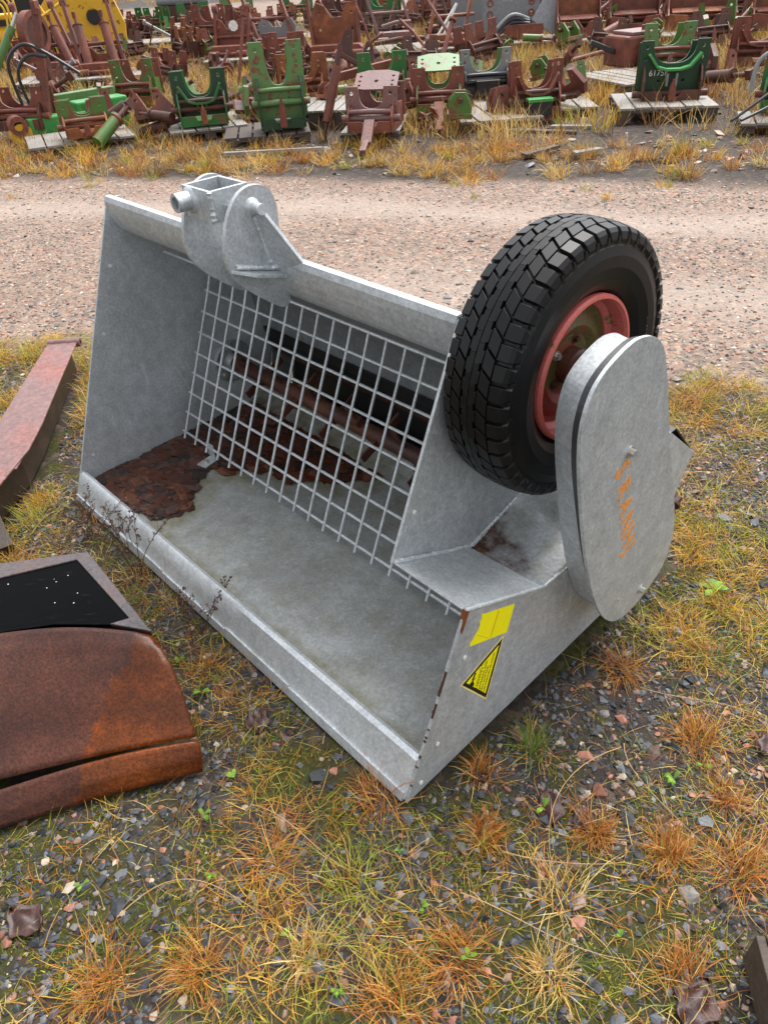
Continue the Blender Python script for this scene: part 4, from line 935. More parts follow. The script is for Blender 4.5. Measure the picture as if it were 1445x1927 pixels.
def bracket(label, loc, rz, w=.6, h=.5, d=.25, plate='rust_red', rear=None, tube='rust_red', base='rust_dark', hook='rust_red', ear=.13, scoop=.24, flange=None, tongue=False, box=None, tilt=0, topplate=None, z=.12, label_group='tractor linkage brackets laid out in the scrap yard', arms=None, feet=True, number=None):
    w *= .88; h *= .82; d *= .9
    if arms: arms = (arms[0]*.9, arms[1], arms[2]*.86)
    e = thing('linkage_bracket', label, 'bracket', (loc[0], loc[1], z), rz, label_group, rx=tilt)
    er = min(ear, w*.28); sc = min(scoop, h*.5)
    hl = [circ(s_*(w/2-er*.5), h-er*.45, .018) for s_ in (-1, 1)]+[circ(s_*(w/2-er*.45), h-er*1.3, .015) for s_ in (-1, 1)]+[circ(s_*w*.18, h*.33, .016) for s_ in (-1, 1)]
    MB().prism(saddle(w, h, er, sc, .08, .03), -.011, .011, 'y', hl).build('saddle_plate', plate, e, bevel=.003)
    o = MB().prism(saddle(w*.96, h*.94, er, sc*.95, .06), d-.011, d+.011, 'y', [circ(s_*(w/2-er*.5), h*.85, .016) for s_ in (-1, 1)]).build('saddle_plate', rear or plate, e, bevel=.003)
    zt = h*.12 if number else h*.30
    MB().tube([(-w*.56, -.05, zt), (w*.56, -.05, zt)], .032, 12).build('cross_tube', tube, e, smooth=True)
    if not number: MB().tube([(-w*.40, -.075, h*.46), (w*.40, -.075, h*.46)], .022, 12).build('cross_tube', tube, e, smooth=True)
    for s_ in (-1, 1):
        MB().prism([(-.14, 0), (-.14, h*.36), (-.08, h*.52), (-.03, h*.60), (d+.03, h*.5), (d+.03, 0)], s_*w*.42-.009, s_*w*.42+.009, 'x', [circ(-.075, h*.3, .02)]).build('side_plate', base, e, bevel=.002)
    MB().prism([(-w*.40, .0), (-w*.40, .10), (-w*.16, .10), (-w*.12, .05), (w*.12, .05), (w*.16, .10), (w*.40, .10), (w*.40, 0)], -.15, -.13, 'y').box((0, d*.4, .02), (w*.8, d+.1, .03)).build('base', base, e, bevel=.003)
    if hook: MB().prism([(-.035, .02), (-.03, h*.26), (0, h*.42), (.03, h*.26), (.035, .02)], -.20, -.165, 'y').build('hook', hook, e, bevel=.004)
    if box:
        MB().box((0, -.17, h*.20), (w*.46, .12, h*.26)).build('box', 'black', e, bevel=.006); MB().box((0, -.17, h*.345), (w*.48, .13, .03)).build('box_top', box, e, bevel=.004)
    if flange:
        f_ = MB(); zb = h-sc-.035; pf = [(-w*.38, zb+sc*.62), (-w*.24, zb+.012), (-w*.1, zb-.012), (w*.1, zb-.012), (w*.24, zb+.012), (w*.38, zb+sc*.62)]
        for i in range(5): f_.bar((pf[i][0], -.055, pf[i][1]), (pf[i+1][0], -.055, pf[i+1][1]), .10, .022, up=(0, 0, 1))
        f_.build('flange', flange, e, bevel=.002)
        for s_ in (-.045, .045): MB().box((s_, -.045, h*.36), (.022, .06, h*.22)).build('lug', flange if flange != 'green_bright' else 'greyrust', e, bevel=.003)
    if topplate:
        t_ = MB().prism([(-w*.42, 0), (-w*.42, .22), (-w*.2, .26), (w*.2, .26), (w*.42, .22), (w*.42, 0), (w*.2, -.02), (-w*.2, -.02)], 0, .016, 'z', [circ(x_, y_, .014) for x_ in (-w*.32, w*.32) for y_ in (.04, .10, .17)]+[circ(0, .1, .02)])
        to = t_.build('top_plate', topplate, e, bevel=.002); to.location = (0, d*.4, h*.86); to.rotation_euler = (radians(28), 0, 0)
    if tongue:
        MB().bar((0, -.12, .10), (0, -.34, -.06), .10, .05).bar((0, -.32, -.05), (0, -.52, -.10), .06, .06).build('tongue', tube, e, bevel=.006)
    if arms:
        for s_ in (-1, 1): MB().bar((s_*w*.46, 0, .05), (s_*w*.46+arms[0], arms[1], arms[2]), .075, .06, up=(0, 1, 0)).box((s_*w*.46+arms[0], arms[1], arms[2]), (.05, .11, .12)).build('arm', tube, e, bevel=.004)
    if number: text_on(number, (-w*.34, -.0118, h*.42), (1, 0, 0), (0, 0, 1), .075, 'white', 'painted_number', e, .0004)
    return e
def pallet(label, loc, rz, w=1.0, d=.8, h=.12, tilt=(0, 0), n=6, mat='wood'):
    e = thing('pallet', label, 'pallet', (loc[0], loc[1], 0), rz, 'wooden pallets under the scrap parts', rx=tilt[0], ry=tilt[1]); rr = random.Random(int(loc[0]*97+loc[1]*31)); dk = MB(); bw = w/n
    for i in range(n): dk.box((-w/2+bw*(i+.5)+rr.uniform(-.003, .003), rr.uniform(-.02, .02), h-.011+rr.uniform(-.002, .003)), (bw-.012-rr.random()*.01, d, .022), (0, 0, rr.uniform(-.01, .01)))
    dk.build('deck', mat, e, bevel=.003)
    for y_ in (-d/2+.05, 0, d/2-.05):
        st = MB().box((0, y_, h-.034), (w, .09, .022))
        for x_ in (-w/2+.07, 0, w/2-.07): st.box((x_, y_, (h-.046)/2), (.12, .09, h-.046))
        st.build('bearer', 'wood_dark', e, bevel=.002)
    return e
def frame_rig(label, loc, rz, w=.7, h=1.1, lean=.25, mat='rust_red', plate='rust_hot', cyl=True, plateh=.5, z=.12, group='tall rusty loader frames in the scrap yard', side=0):
    """upright linkage frame: two leaning arms with lift cylinders on a box base with a back plate"""
    w *= .88; h *= .84; plateh *= .8; side *= .9
    e = thing('loader_rig', label, 'loader frame', (loc[0], loc[1], z), rz, group)
    MB().prism([(-w*.5, 0), (-w*.5, .14), (-w*.44, .19), (w*.44, .19), (w*.5, .14), (w*.5, 0)], -.30, .05, 'y').build('base', mat, e, bevel=.006)
    MB().prism([(-w*.42, .19), (-w*.46, plateh*.75), (-w*.36, plateh), (-w*.2, plateh*.93), (-w*.1, plateh*.72), (w*.1, plateh*.72), (w*.2, plateh*.93), (w*.36, plateh), (w*.46, plateh*.75), (w*.42, .19)], .05, .072, 'y', [circ(s_*w*.3, plateh*q_, .02) for s_ in (-1, 1) for q_ in (.5, .8)]).build('back_plate', plate, e, bevel=.003)
    for s_ in (-1, 1):
        a_ = MB().bar((s_*w*.44, .0, .08), (s_*w*.44+side, lean, h), .05, .12, up=(0, 1, 0)); a_.tube([(s_*w*.44+side-.045, lean, h), (s_*w*.44+side+.045, lean, h)], .065, 14); a_.build('arm', mat, e, bevel=.004)
        if cyl:
            a0 = Vector((s_*w*.27, -.12, .15)); a1 = Vector((s_*w*.27+side*.8, lean*.55, h*.82)); MB().tube([a0, a0.lerp(a1, .78)], .072, 14).tube([a0.lerp(a1, .78), a0.lerp(a1, .80)], .082, 14).build('cylinder', mat, e, smooth=True)
            MB().tube([a0.lerp(a1, .8), a1], .026, 10).box(a1, (.05, .09, .09)).build('piston_rod', mat, e, smooth=True)
    MB().tube([(-w*.55+side*.5, lean*.4, h*.42), (w*.55+side*.5, lean*.4, h*.42)], .028, 12).build('cross_shaft', mat, e, smooth=True)
    f_ = MB()
    for s_ in (-1, 1): f_.tube([(s_*w*.5, -.36, .08), (s_*w*.24, -.36, .08)], .045, 12)
    f_.tube([(-w*.3, -.36, .08), (w*.3, -.36, .08)], .022, 8); f_.build('front_pins', mat, e, smooth=True); return e
def hose(label, pts, r, mat, loc=(0, 0, 0), group=None):
    P4 = [Vector(p) for p in pts]; out = []
    for i in range(len(P4)-1):
        p0, p1, p2, p3 = P4[max(i-1, 0)], P4[i], P4[i+1], P4[min(i+2, len(P4)-1)]
        for k in range(6):
            u = k/6; out.append(.5*((2*p1)+(p2-p0)*u+(2*p0-5*p1+4*p2-p3)*u*u+(3*p1-p0-3*p2+p3)*u**3))
    out.append(P4[-1]); return tag(MB().tube(out, r, 8).build('hose', mat, smooth=True), label, 'hose', group)

F_ = radians
# front row, left to right
bracket('rust-brown bracket with two tall square posts rising from its ends, far left', (-3.80, 9.98), F_(-8), .76, .50, .3, 'rust_red', tube='rust_red', arms=(.20, .10, 1.30), hook=None)
e = thing('loader_boom', 'bright green steel boom with a yellow end disc at the foot of the tall posts', 'loader boom', (-3.22, 10.15, -.02), F_(30))
MB().box((.0, 0, .14), (1.15, .20, .22)).box((.30, .10, .28), (.62, .26, .12), (0, 0, .1)).build('arm_body', 'green_bright', e, bevel=.02)
MB().tube([(-.66, -.10, .10), (-.66, .08, .10)], .12, 20).build('end_disc', 'yellow', e, smooth=True); MB().tube([(-.68, -.13, .20), (-.68, .05, .20)], .10, 16, inner=.05).build('eye', 'rust_red', e, smooth=True)
MB().box((.10, .42, .30), (1.0, .12, .20), (0, 0, .14)).build('side_beam', 'green_pale', e, bevel=.01)
e = thing('support_strut', 'green round strut standing diagonally behind the left post', 'strut', (-4.1, 10.6, 0)); MB().tube([(-.15, 0, .55), (.22, .15, 1.05)], .045, 12).build('tube', 'green_pale', e, smooth=True); MB().tube([(.22, .15, 1.05), (.30, .18, 1.17)], .022, 10).build('rod', 'steel', e, smooth=True)
hose('black looped hose hanging over the green arm at the left', [(-3.75, 10.0, .35), (-3.75, 9.95, .75), (-3.55, 9.95, .92), (-3.35, 9.95, .86), (-3.0, 9.95, .62)], .018, 'hose', group='black hoses at the left posts')
hose('shorter black hose looped beside the larger loop on the green arm', [(-3.66, 9.98, .33), (-3.66, 9.92, .66), (-3.50, 9.92, .82), (-3.3, 9.92, .80)], .018, 'hose', group='black hoses at the left posts')
bracket('low green and orange-rust open bracket just right of the bright green arm', (-2.86, 9.25), F_(18), .58, .42, .28, 'green_rusty', 'green_rusty', 'rust_hot', 'rust_hot', 'rust_red', ear=.15, scoop=.16)
bracket('rust and green bracket behind and right of the low orange-rust one', (-2.75, 11.2), F_(-6), .62, .60, .35, 'green_rusty', 'rust_red', 'rust_red', 'green_rusty', 'rust_red', ear=.14, scoop=.30)
bracket('dark green double bracket with an orange hook on a light pallet', (-1.64, 9.45), F_(10), .66, .62, .42, 'green_dark', 'green', 'rust_dark', 'green', 'rust_hot', ear=.14, scoop=.26, tongue=False, flange='green')
bracket('lime green bracket with two tall ears and a rusty cross tube', (-.75, 8.95), F_(6), .60, .92, .25, 'green_pale', 'green_pale', 'green_pale', 'green_dark', 'rust_red', ear=.17, scoop=.46)
bracket('rust-red bracket with a long side bar behind the lime green ears', (-.60, 10.5), F_(-6), .66, .60, .25, 'rust_hot', tube='rust_red', base='rust_hot', flange='rust_hot', ear=.15)
e = thing('steel_bar', 'rusty square bar reaching right from behind the lime green bracket', 'bar', (-.25, 10.6, .2), F_(12)); MB().bar((0, 0, .12), (.85, .2, .20), .07, .09).build('bar', 'rust_red', e, bevel=.004); MB().tube([(.80, .12, .20), (.98, .22, .22)], .03, 10).build('pin', 'rust_red', e)
e = thing('hydraulic_cylinder', 'thin rusty cylinder leaning on the right side of the lime green bracket', 'cylinder', (-.25, 8.85, .0), F_(10)); MB().tube([(-.05, 0, .15), (.12, .1, .62)], .045, 14).build('barrel', 'rust_red', e, smooth=True); MB().tube([(.12, .1, .62), (.17, .13, .80)], .025, 10).tube([(-.05, 0, .15), (-.10, -.03, -.02)], .02, 8).build('rod', 'rust_dark', e, smooth=True)
bracket('dull red bracket with a holed top plate and a tongue pointing to the road', (.16, 8.42), F_(-14), .58, .46, .50, 'rust_pink', 'rust_pink', 'rust_pink', 'rust_red', None, ear=.13, scoop=.20, topplate='rust_pink', tongue=True)
bracket('light green bracket with rusty tubes behind the dull red one', (.35, 10.5), F_(0), .66, .55, .28, 'green', 'green_pale', 'rust_red', 'green_dark', 'rust_red', ear=.15, scoop=.22)
bracket('pale green bracket with a sloping holed plate and a tongue lying in the grass', (.88, 9.15), F_(-6), .60, .50, .55, 'rust_red', 'green_pale', 'rust_red', 'green_rusty', None, ear=.13, scoop=.20, topplate='green_pale', tongue=True)
bracket('black bracket with a thick tube and green rear plate on a clean pallet', (1.50, 10.0), F_(0), .64, .56, .28, 'greyrust', 'green_rusty', 'black', 'black', None, ear=.10, scoop=.25, box='black')
bracket('rust-brown saddle bracket with a small green-topped box in the middle', (1.86, 8.95), F_(2), .60, .62, .22, 'rust_red', 'rust_red', 'rust_dark', 'rust_red', None, ear=.10, scoop=.26, flange='rust_red', box='green_bright', z=.05)
bracket('dark green bracket with a bright green flange and a white painted number', (3.20, 8.85), F_(-10), .74, .64, .22, 'green_dark', 'green_dark', 'rust_dark', 'rust_dark', 'rust_red', ear=.12, scoop=.20, flange='green_bright', z=.13, number='6175R')
bracket('faded green bracket with red tube standing behind the numbered one', (3.92, 11.0), F_(-6), .70, .60, .28, 'green_pale', 'green_rusty', 'rust_red', 'green_rusty', 'rust_pink', ear=.15, scoop=.24)
e = thing('gear_housing', 'red-brown ribbed box lying left of the faded green bracket', 'housing', (3.55, 11.3, .12), F_(20)); MB().box((0, 0, .20), (.50, .45, .34)).build('body', 'rust_red', e, bevel=.03); MB().box((.05, 0, .39), (.42, .40, .04)).build('lid', 'rust_pink', e, bevel=.01); MB().bar((-.25, 0, .2), (-.55, .1, .32), .06, .06).build('lever', 'hose', e, bevel=.01)
bracket('rust-brown wide bracket half hidden in tall grass near the right edge', (5.0, 10.8), F_(-14), .78, .62, .25, 'rust_red', tube='rust_red', base='rust_red', ear=.16, scoop=.28, flange='rust_red')
bracket('bright green bracket cut by the right edge with thin black hoses', (4.02, 8.0), F_(-25), .60, .55, .30, 'green', 'green', 'rust_red', 'green', None, ear=.2, scoop=.12)
hose('thin black hose from the right-edge bracket into the grass', [(3.98, 7.8, .45), (3.72, 7.75, .32), (3.42, 7.7, .14), (3.38, 7.7, .12)], .014, 'hose', group='hoses at the right edge')
hose('second thin black hose lying just below the first at the right edge', [(4.0, 7.75, .38), (3.76, 7.7, .24), (3.45, 7.66, .12)], .014, 'hose', group='hoses at the right edge')
hose('grey hose arching over the bright green bracket at the right edge', [(3.62, 7.95, .3), (3.66, 8.0, .52), (3.80, 8.0, .60), (3.95, 7.95, .5)], .02, 'hose_g', group='hoses at the right edge')

# pallets of the front row
pallet('grey pallet under the bracket with the white number', (3.14, 8.85), F_(-10), .95, .9, .14)
pallet('grey pallet running back behind the numbered bracket', (3.25, 10.4), F_(18), .8, 1.1, .16)
pallet('clean light pallet with its boards facing the road, under the black bracket', (1.42, 9.35), F_(4), .85, 1.5, .10, n=5)
pallet('light pallet right of the saddle bracket with the green-topped box', (2.22, 9.55), F_(-4), .8, .7, .06, n=4)
pallet('grey pallet right of the lime green bracket', (-.32, 10.0), F_(-12), .75, 1.3, .18)
pallet('pale pallet under the dark green double bracket', (-1.70, 9.7), F_(16), .85, .95, .10)
pallet('worn grey pallet beside the bright green arm', (-3.05, 9.5), F_(22), 1.1, .8, .08)
pallet('mossy pallet under the lime green bracket', (-.95, 9.15), F_(5), .9, .8, .08, mat='wood_dark')
pallet('grey pallet cut by the right edge', (3.95, 7.85), F_(-20), .8, .6, .09)
pallet('low grey pallet under the dull red bracket', (.2, 8.9), F_(-10), .6, .9, .10)
def plank(label, loc, rz, L_, w_=.09, mat='wood_dark'):
    o = MB().prism([(-L_/2, -w_/2), (-L_/2+.02, w_/2), (L_/2-.03, w_/2*.8), (L_/2, -w_/2*.7)], 0, .025, 'z').build('plank', mat, bevel=.003); o.location = (loc[0], loc[1], .012); o.rotation_euler = (0, 0, rz); tag(o, label, 'plank', 'loose planks in front of the scrap parts')
plank('dark split plank slanting below the saddle bracket with the green-topped box', (1.78, 8.32), F_(-28), .75); plank('short grey plank beside the dark split plank', (2.12, 8.42), F_(-22), .42, mat='wood')
plank('thin brown plank below the lime green bracket', (-.82, 8.28), F_(-4), 1.0, .05, 'wood'); plank('broken dark plank lying on rubble near the verge', (1.62, 7.5), F_(35), .45); plank('small grey board at the edge of the verge grass', (2.0, 7.35), F_(20), .3, mat='wood')

# second row
frame_rig('left rusty loader frame in front of the yellow machine', (-4.95, 14.9), F_(8), .80, 1.15, .3, side=-.30, cyl=True)
frame_rig('rusty loader frame with two thick cylinders, right of the first', (-4.05, 14.3), F_(4), .88, 1.2, .35, side=-.16)
frame_rig('reddish frame with a white spot on its back plate', (-2.1, 15.6), F_(-6), .75, .85, .1, cyl=False, plateh=.72, plate='rust_red', side=.06)
frame_rig('rusty frame with two long arms leaning left over a grey plate', (-1.35, 16.4), F_(-10), .9, 1.35, .2, cyl=False, side=-.42, plate='greyrust', plateh=.6)
frame_rig('large rusty frame with a pale rusty back plate, in the middle of the second row', (-.22, 14.5), F_(-6), 1.0, 1.25, .2, cyl=False, side=-.10, plate='rust_hot', plateh=.95)
frame_rig('frame of two thin pinkish arms leaning left over a pile of bars', (.85, 16.0), F_(0), .8, 1.3, .3, 'rust_pink', cyl=False, side=-.35, plateh=.3, plate='rust_dark')
frame_rig('pair of orange-rust arms leaning right beside a pale lever', (1.62, 14.9), F_(4), .78, 1.2, .25, 'rust_hot', 'rust_dark', cyl=False, side=.30, plateh=.35)
e = thing('lever', 'pale forked lever leaning between the orange-rust arms', 'lever', (1.62, 14.7, .1)); MB().bar((-.22, 0, .1), (.18, .1, .62), .04, .03).bar((-.10, 0, .1), (.18, .1, .62), .04, .03).build('fork', 'white', e, bevel=.005)
def bigplate(label, loc, rz, w, h, mat, hmat='rust_hot', cut=.3, tilt=0, holes=True, z=.12):
    e = thing('steel_plate', label, 'steel plate', (loc[0], loc[1], z), rz, 'large steel plates in the second row', rx=tilt)
    hl = [circ(s_*w*.36, h*q_, .03) for s_ in (-1, 1) for q_ in (.45, .66, .86)]
    MB().prism([(-w*.42, 0), (-w*.5, h*.5), (-w*.5, h*.95), (-w*.4, h), (-w*.25, h*.8), (-w*.12, h*(1-cut)), (w*.15, h*(1-cut)), (w*.28, h*.85), (w*.40, h*1.06), (w*.5, h*1.0), (w*.5, h*.3), (w*.44, 0)], -.012, .012, 'y', hl if holes else ()).build('plate', mat, e, bevel=.003)
    if holes:
        for s_ in (-1, 1):
            for q_ in (.45, .66, .86): MB().tube([(s_*w*.36, -.016, h*q_), (s_*w*.36, -.0125, h*q_)], .058, 14, inner=.032).build('rust_ring', hmat, e)
    MB().box((0, .10, .05), (w*.9, .22, .10)).build('foot', 'rust_dark', e, bevel=.005); return e
bigplate('light grey holed plate with rust rings round its holes', (2.85, 15.6), F_(-6), 1.0, .78, 'grey')
bigplate('dark grey plate standing behind and left of the holed grey plate', (2.45, 16.6), F_(-20), 1.1, .95, 'greyrust', holes=False)
e = thing('bent_plate', 'plain light grey folded plate tilted between the holed plate and the red box', 'steel plate', (3.42, 15.0, .2), F_(-10)); MB().box((0, 0, .28), (.44, .03, .50), (F_(-20), F_(32), 0)).build('plate', 'grey', e, bevel=.01); MB().box((.22, .16, .34), (.30, .03, .46), (F_(-10), F_(30), F_(60))).build('flap', 'greyrust', e, bevel=.01)
e = thing('trough', 'rusty red open trough holding hoses', 'trough', (2.92, 15.0, .12), F_(-4)); MB().sheet([(-.16, .24), (-.15, .06), (-.08, .0), (.08, .0), (.15, .06), (.16, .22)], -.36, .36, .02).build('pan', 'rust_red', e, smooth=True)
for s_ in (-.36, .36): MB().prism([(-.16, .2), (-.15, .06), (-.08, 0), (.08, 0), (.15, .06), (.16, .2)], s_-.01, s_+.01).build('end_wall', 'rust_dark', e)
for i, lb in enumerate(('upper ribbed black hose curving out of the red trough', 'middle ribbed black hose curving out of the red trough', 'lowest ribbed black hose drooping from the red trough to the ground')):
    hose(lb, [(3.05, 14.95-.04*i, .42-.03*i), (2.75, 14.9, .50-.06*i), (2.45, 14.8, .30-.05*i), (2.2, 14.7, .06)], .028, 'hose_g' if i == 0 else 'hose', group='ribbed hoses in the red trough')
def weightbox(label, loc, rz, w=.75, h=.75, mat='rust_red', pm='rust_hot', z=.14, window=False):
    e = thing('front_weight_frame', label, 'steel frame', (loc[0], loc[1], z), rz, 'rust-red box frames in the second row')
    MB().prism([(-w*.5, .10), (-w*.5, h), (-w*.42, h*1.02), (-w*.3, h*.92), (w*.3, h*.92), (w*.42, h*1.05), (w*.5, h*1.0), (w*.5, .10)], .10, .13, 'y', [circ(-w*.38, h*.8, .03), circ(w*.38, h*.8, .03)]+([[(-.1, h*.6), (-.1, h*.8), (.12, h*.8), (.12, h*.6)]] if window else [])).build('back_plate', pm, e, bevel=.004)
    for s_ in (-1, 1): MB().prism([(-.22, 0), (-.24, .22), (-.10, .30), (.05, h*.7), (.12, h*.95), (.12, 0)], s_*w*.5-.012, s_*w*.5+.012, 'x').build('side_plate', mat, e, bevel=.004)
    MB().prism([(-w*.5, 0), (-w*.5, .24), (-w*.22, .22), (-w*.16, .13), (w*.16, .13), (w*.22, .22), (w*.5, .24), (w*.5, 0)], -.26, -.235, 'y').build('front_plate', mat, e, bevel=.005)
    MB().box((0, -.08, .27), (w*.9, .22, .025), (F_(12), 0, 0)).build('top_plate', mat, e, bevel=.005); MB().tube([(-w*.54, -.12, .20), (w*.54, -.12, .20)], .03, 12).build('cross_tube', mat, e, smooth=True); return e
weightbox('rust-red box frame with a brownish back plate right of the folded grey plate', (3.85, 14.8), F_(-6), .70, .72, 'rust_red', 'rust_hot')
weightbox('tall rust-red frame with a square window, behind the ribbed box', (4.85, 15.0), F_(-8), .80, .90, 'rust_red', 'rust_red', window=True)
weightbox('long low orange-red frame near the top right', (5.85, 14.6), F_(-14), 1.05, .66, 'rust_hot', 'rust_red')
weightbox('rust-red frame cut by the right edge at the top right', (6.8, 13.8), F_(-18), .80, .85, 'rust_red', 'rust_hot')
frame_rig('heavy rusty linkage arm lying behind the long low frame', (5.5, 16.6), F_(-20), .9, .9, .3, 'rust_red', 'rust_dark', cyl=True, side=.3)
weightbox('rust-brown frame partly hidden behind the grey folded plate', (3.7, 16.8), F_(4), 1.0, .95, 'rust_red', 'rust_red')
for lb, x_, y_, r_, w_, d_ in (('long grey pallet under the large middle frame', -.55, 14.3, -6, 1.7, 1.0), ('broken grey pallet under the pile of bars', .85, 15.0, 3, 1.5, 1.1), ('grey pallet under the hose trough', 2.95, 14.9, -4, 1.6, 1.0), ('light pallet between the two red box frames', 4.35, 14.6, -8, 1.0, 1.1), ('grey pallet under the long low red frame', 5.7, 14.3, -14, 1.5, 1.0), ('grey pallet under the two loader frames at the left', -4.4, 14.2, 6, 2.0, 1.1), ('pallet under the frame with the white spot', -1.9, 15.4, -6, 1.2, 1.1), ('grey pallet under the orange-rust arms', 1.75, 14.8, 4, 1.0, 1.0), ('pallet under the green brackets far left', -4.9, 20.0, 0, 2.0, 1.1)):
    pallet(lb, (x_, y_), F_(r_), w_, d_, .14, n=9)
tag(MB().tube([(-2.12, 15.648, .58), (-2.12, 15.640, .58)], .085, 12).build('paint_spot', 'white'), 'white spot', 'spot'); 
sp_ = COL.objects['paint_spot']; del sp_['label']; del sp_['category']
pp = [o for o in COL.objects if o.get('label', '').startswith('reddish frame with a white spot')][0]; bp_ = [c for c in pp.children if c.name.startswith('back_plate')][0]
bpy.data.objects.remove(sp_); MB().prism(circ(.06, .46, .085, 9), .044, .0495, 'y').build('paint_spot', 'white', bp_)
# loose bars in the pile between the frames
for i, (lb, a_, b_, r_, mt) in enumerate((('thin rusty rod leaning left in the bar pile', (.35, 15.2, .2), (.15, 15.3, .75), .022, 'rust_red'), ('pale curved rod on top of the bar pile', (.55, 15.0, .45), (1.05, 15.0, .50), .03, 'rust_pink'), ('dark thick bar across the front of the bar pile', (.40, 14.6, .25), (1.25, 14.7, .28), .035, 'rust_dark'), ('rusty bar sloping down right in the bar pile', (.85, 14.8, .55), (1.25, 14.5, .15), .025, 'rust_red'), ('short red rod at the left foot of the bar pile', (.20, 14.6, .15), (.55, 14.5, .40), .022, 'rust_hot'))):
    tag(MB().tube([a_, tuple((Vector(a_)+Vector(b_))/2+Vector((0, 0, .03))), b_], r_, 10).build('steel_rod', mt, smooth=True), lb, 'rod', 'loose steel rods in the bar pile')

# far left: yellow machine, tank, hoses
e = thing('yellow_machine', 'yellow machine body with curved side plates at the top left', 'machine', (-5.6, 18.6, .1), F_(6))
MB().prism([(-.85, .1), (-.75, .75), (-.45, 1.05), (.0, .95), (.45, 1.15), (.78, 1.0), (.95, .5), (.9, .1)], -.05, .05, 'y', [circ(.35, .62, .14, 14)]).build('side_plate', 'yellow', e, bevel=.01)
MB().prism([(-.75, .1), (-.65, .7), (-.3, .95), (.6, 1.0), (.85, .4), (.8, .1)], .55, .62, 'y').build('side_plate', 'yellow', e, bevel=.01)
MB().box((0, .28, .35), (1.5, .5, .45)).build('housing', 'yellow', e, bevel=.04); MB().tube([(.35, -.12, .62), (.35, .1, .62)], .13, 20).build('hub', 'black', e, smooth=True)
e = thing('yellow_drum', 'small yellow cylindrical motor with dark frame at the left edge', 'motor', (-7.5, 18.8, .1), F_(10)); MB().tube([(-.3, 0, .35), (.35, 0, .35)], .20, 20).build('barrel', 'yellow', e, smooth=True); MB().box((0, .1, .72), (1.0, .6, .10)).build('cover', 'yellow', e, bevel=.03); MB().box((0, .1, .08), (1.0, .6, .12)).build('base', 'black', e, bevel=.01)
e = thing('engine_block', 'black engine block with pipes behind the yellow machine', 'engine', (-7.6, 22.5, .1), F_(6)); MB().box((0, 0, .75), (2.6, .9, 1.4)).build('block', 'black', e, bevel=.06); MB().box((1.4, -.3, 1.1), (.9, .5, .5)).build('cowl', 'greyrust', e, bevel=.08)
for k in range(5): MB().tube([(-1.1+k*.5, -.5, .2), (-1.1+k*.5+.1, -.52, 1.4)], .05, 10).build('pipe', ('rust_red', 'hose', 'rust_dark')[k % 3], e, smooth=True)
for i in range(4): hose(('outermost', 'second', 'third', 'innermost')[i]+' yellow hose of the bundle arching down at the top left', [(-7.6, 17.9, .75), (-7.4, 17.9, 1.25-.05*i), (-6.95, 17.9, 1.32-.07*i), (-6.55-.07*i, 17.9, 1.15-.06*i), (-6.6-.07*i, 17.9, .5)], .022, 'hose_y', group='yellow hoses arching at the top left')
hose('yellow hose stretched diagonally towards the yellow machine', [(-6.2, 17.9, .75), (-5.6, 18.0, 1.05), (-5.0, 18.1, 1.45)], .025, 'hose_y'); hose('loose yellow hose hanging from the top of the yellow machine', [(-6.4, 18.0, 1.5), (-6.1, 18.0, 1.0), (-5.9, 18.0, .6)], .022, 'hose_y')
e = thing('blue_barrel', 'blue barrel standing behind the yellow machine', 'barrel', (-9.0, 30.0, .0)); MB().lathe([(0, .01), (0, .42), (.35, .44), (.40, .42), (.80, .42), (.85, .44), (1.25, .42), (1.25, .01)], (0, 0, 0), 28, 'z').build('drum', 'blue', e, smooth=True)
e = thing('round_housing', 'rust-brown round belt pulley between the left posts and the loader frames', 'pulley', (-4.45, 12.6, .5), F_(-20)); MB().tube([(-.05, 0, .35), (.07, 0, .35)], .27, 28, inner=.20).build('rim', 'rust_red', e, smooth=True); MB().tube([(-.03, 0, .35), (.05, 0, .35)], .205, 24).build('disc', 'rust_dark', e, smooth=True); MB().bar((0, .05, .3), (0, .1, -.5), .10, .10).build('post', 'rust_dark', e)

# far rows
far = [('green bracket standing alone at the far left of the back row', -5.3, 24.0, .95, .62, 'green'), ('second green bracket of the back row beside a dark roll', -4.3, 25.0, .95, .62, 'green'), ('green bracket behind the frame with the white spot', -3.0, 24.5, 1.0, .8, 'green_pale'), ('green bracket at the top edge left of centre', -1.4, 25.0, 1.0, .7, 'green'), ('rusty bracket at the top edge left of centre', -.2, 24.0, 1.1, .8, 'rust_red'),
       ('green bracket at the top edge in the centre', .9, 24.5, 1.0, .7, 'green'), ('dark bracket at the top edge right of centre', 2.3, 24.0, 1.1, .8, 'greyrust'), ('rusty bracket behind the grey plates', 3.9, 22.5, 1.1, .9, 'rust_red'), ('rust-red bracket at the top edge above the box frames', 6.2, 20.5, 1.1, .9, 'rust_hot'), ('rust-brown bracket in the back row near the top right corner', 8.0, 19.5, 1.1, .9, 'rust_red')]
for i, (lb, x_, y_, w_, h_, mt) in enumerate(far):
    bracket(lb, (x_, y_), F_((i*37) % 40-20), w_, h_, .4, mt, tube='rust_red', base=mt, ear=.2, scoop=.32, z=.1, label_group='brackets in the far row')
mid = [('rusty bracket between the frame with the white spot and the leaning arms', -2.9, 18.6, 'rust_red'), ('dark rusty bracket behind the large middle frame', -.1, 18.5, 'rust_dark'), ('green bracket behind the bar pile', .7, 19.5, 'green'), ('rusty bracket behind the orange-rust arms', 1.9, 18.5, 'rust_red'), ('rusty bracket behind the tall frame with the window', 5.3, 18.5, 'rust_dark'), ('rust-red bracket behind the frame at the right edge', 7.4, 17.2, 'rust_red')]
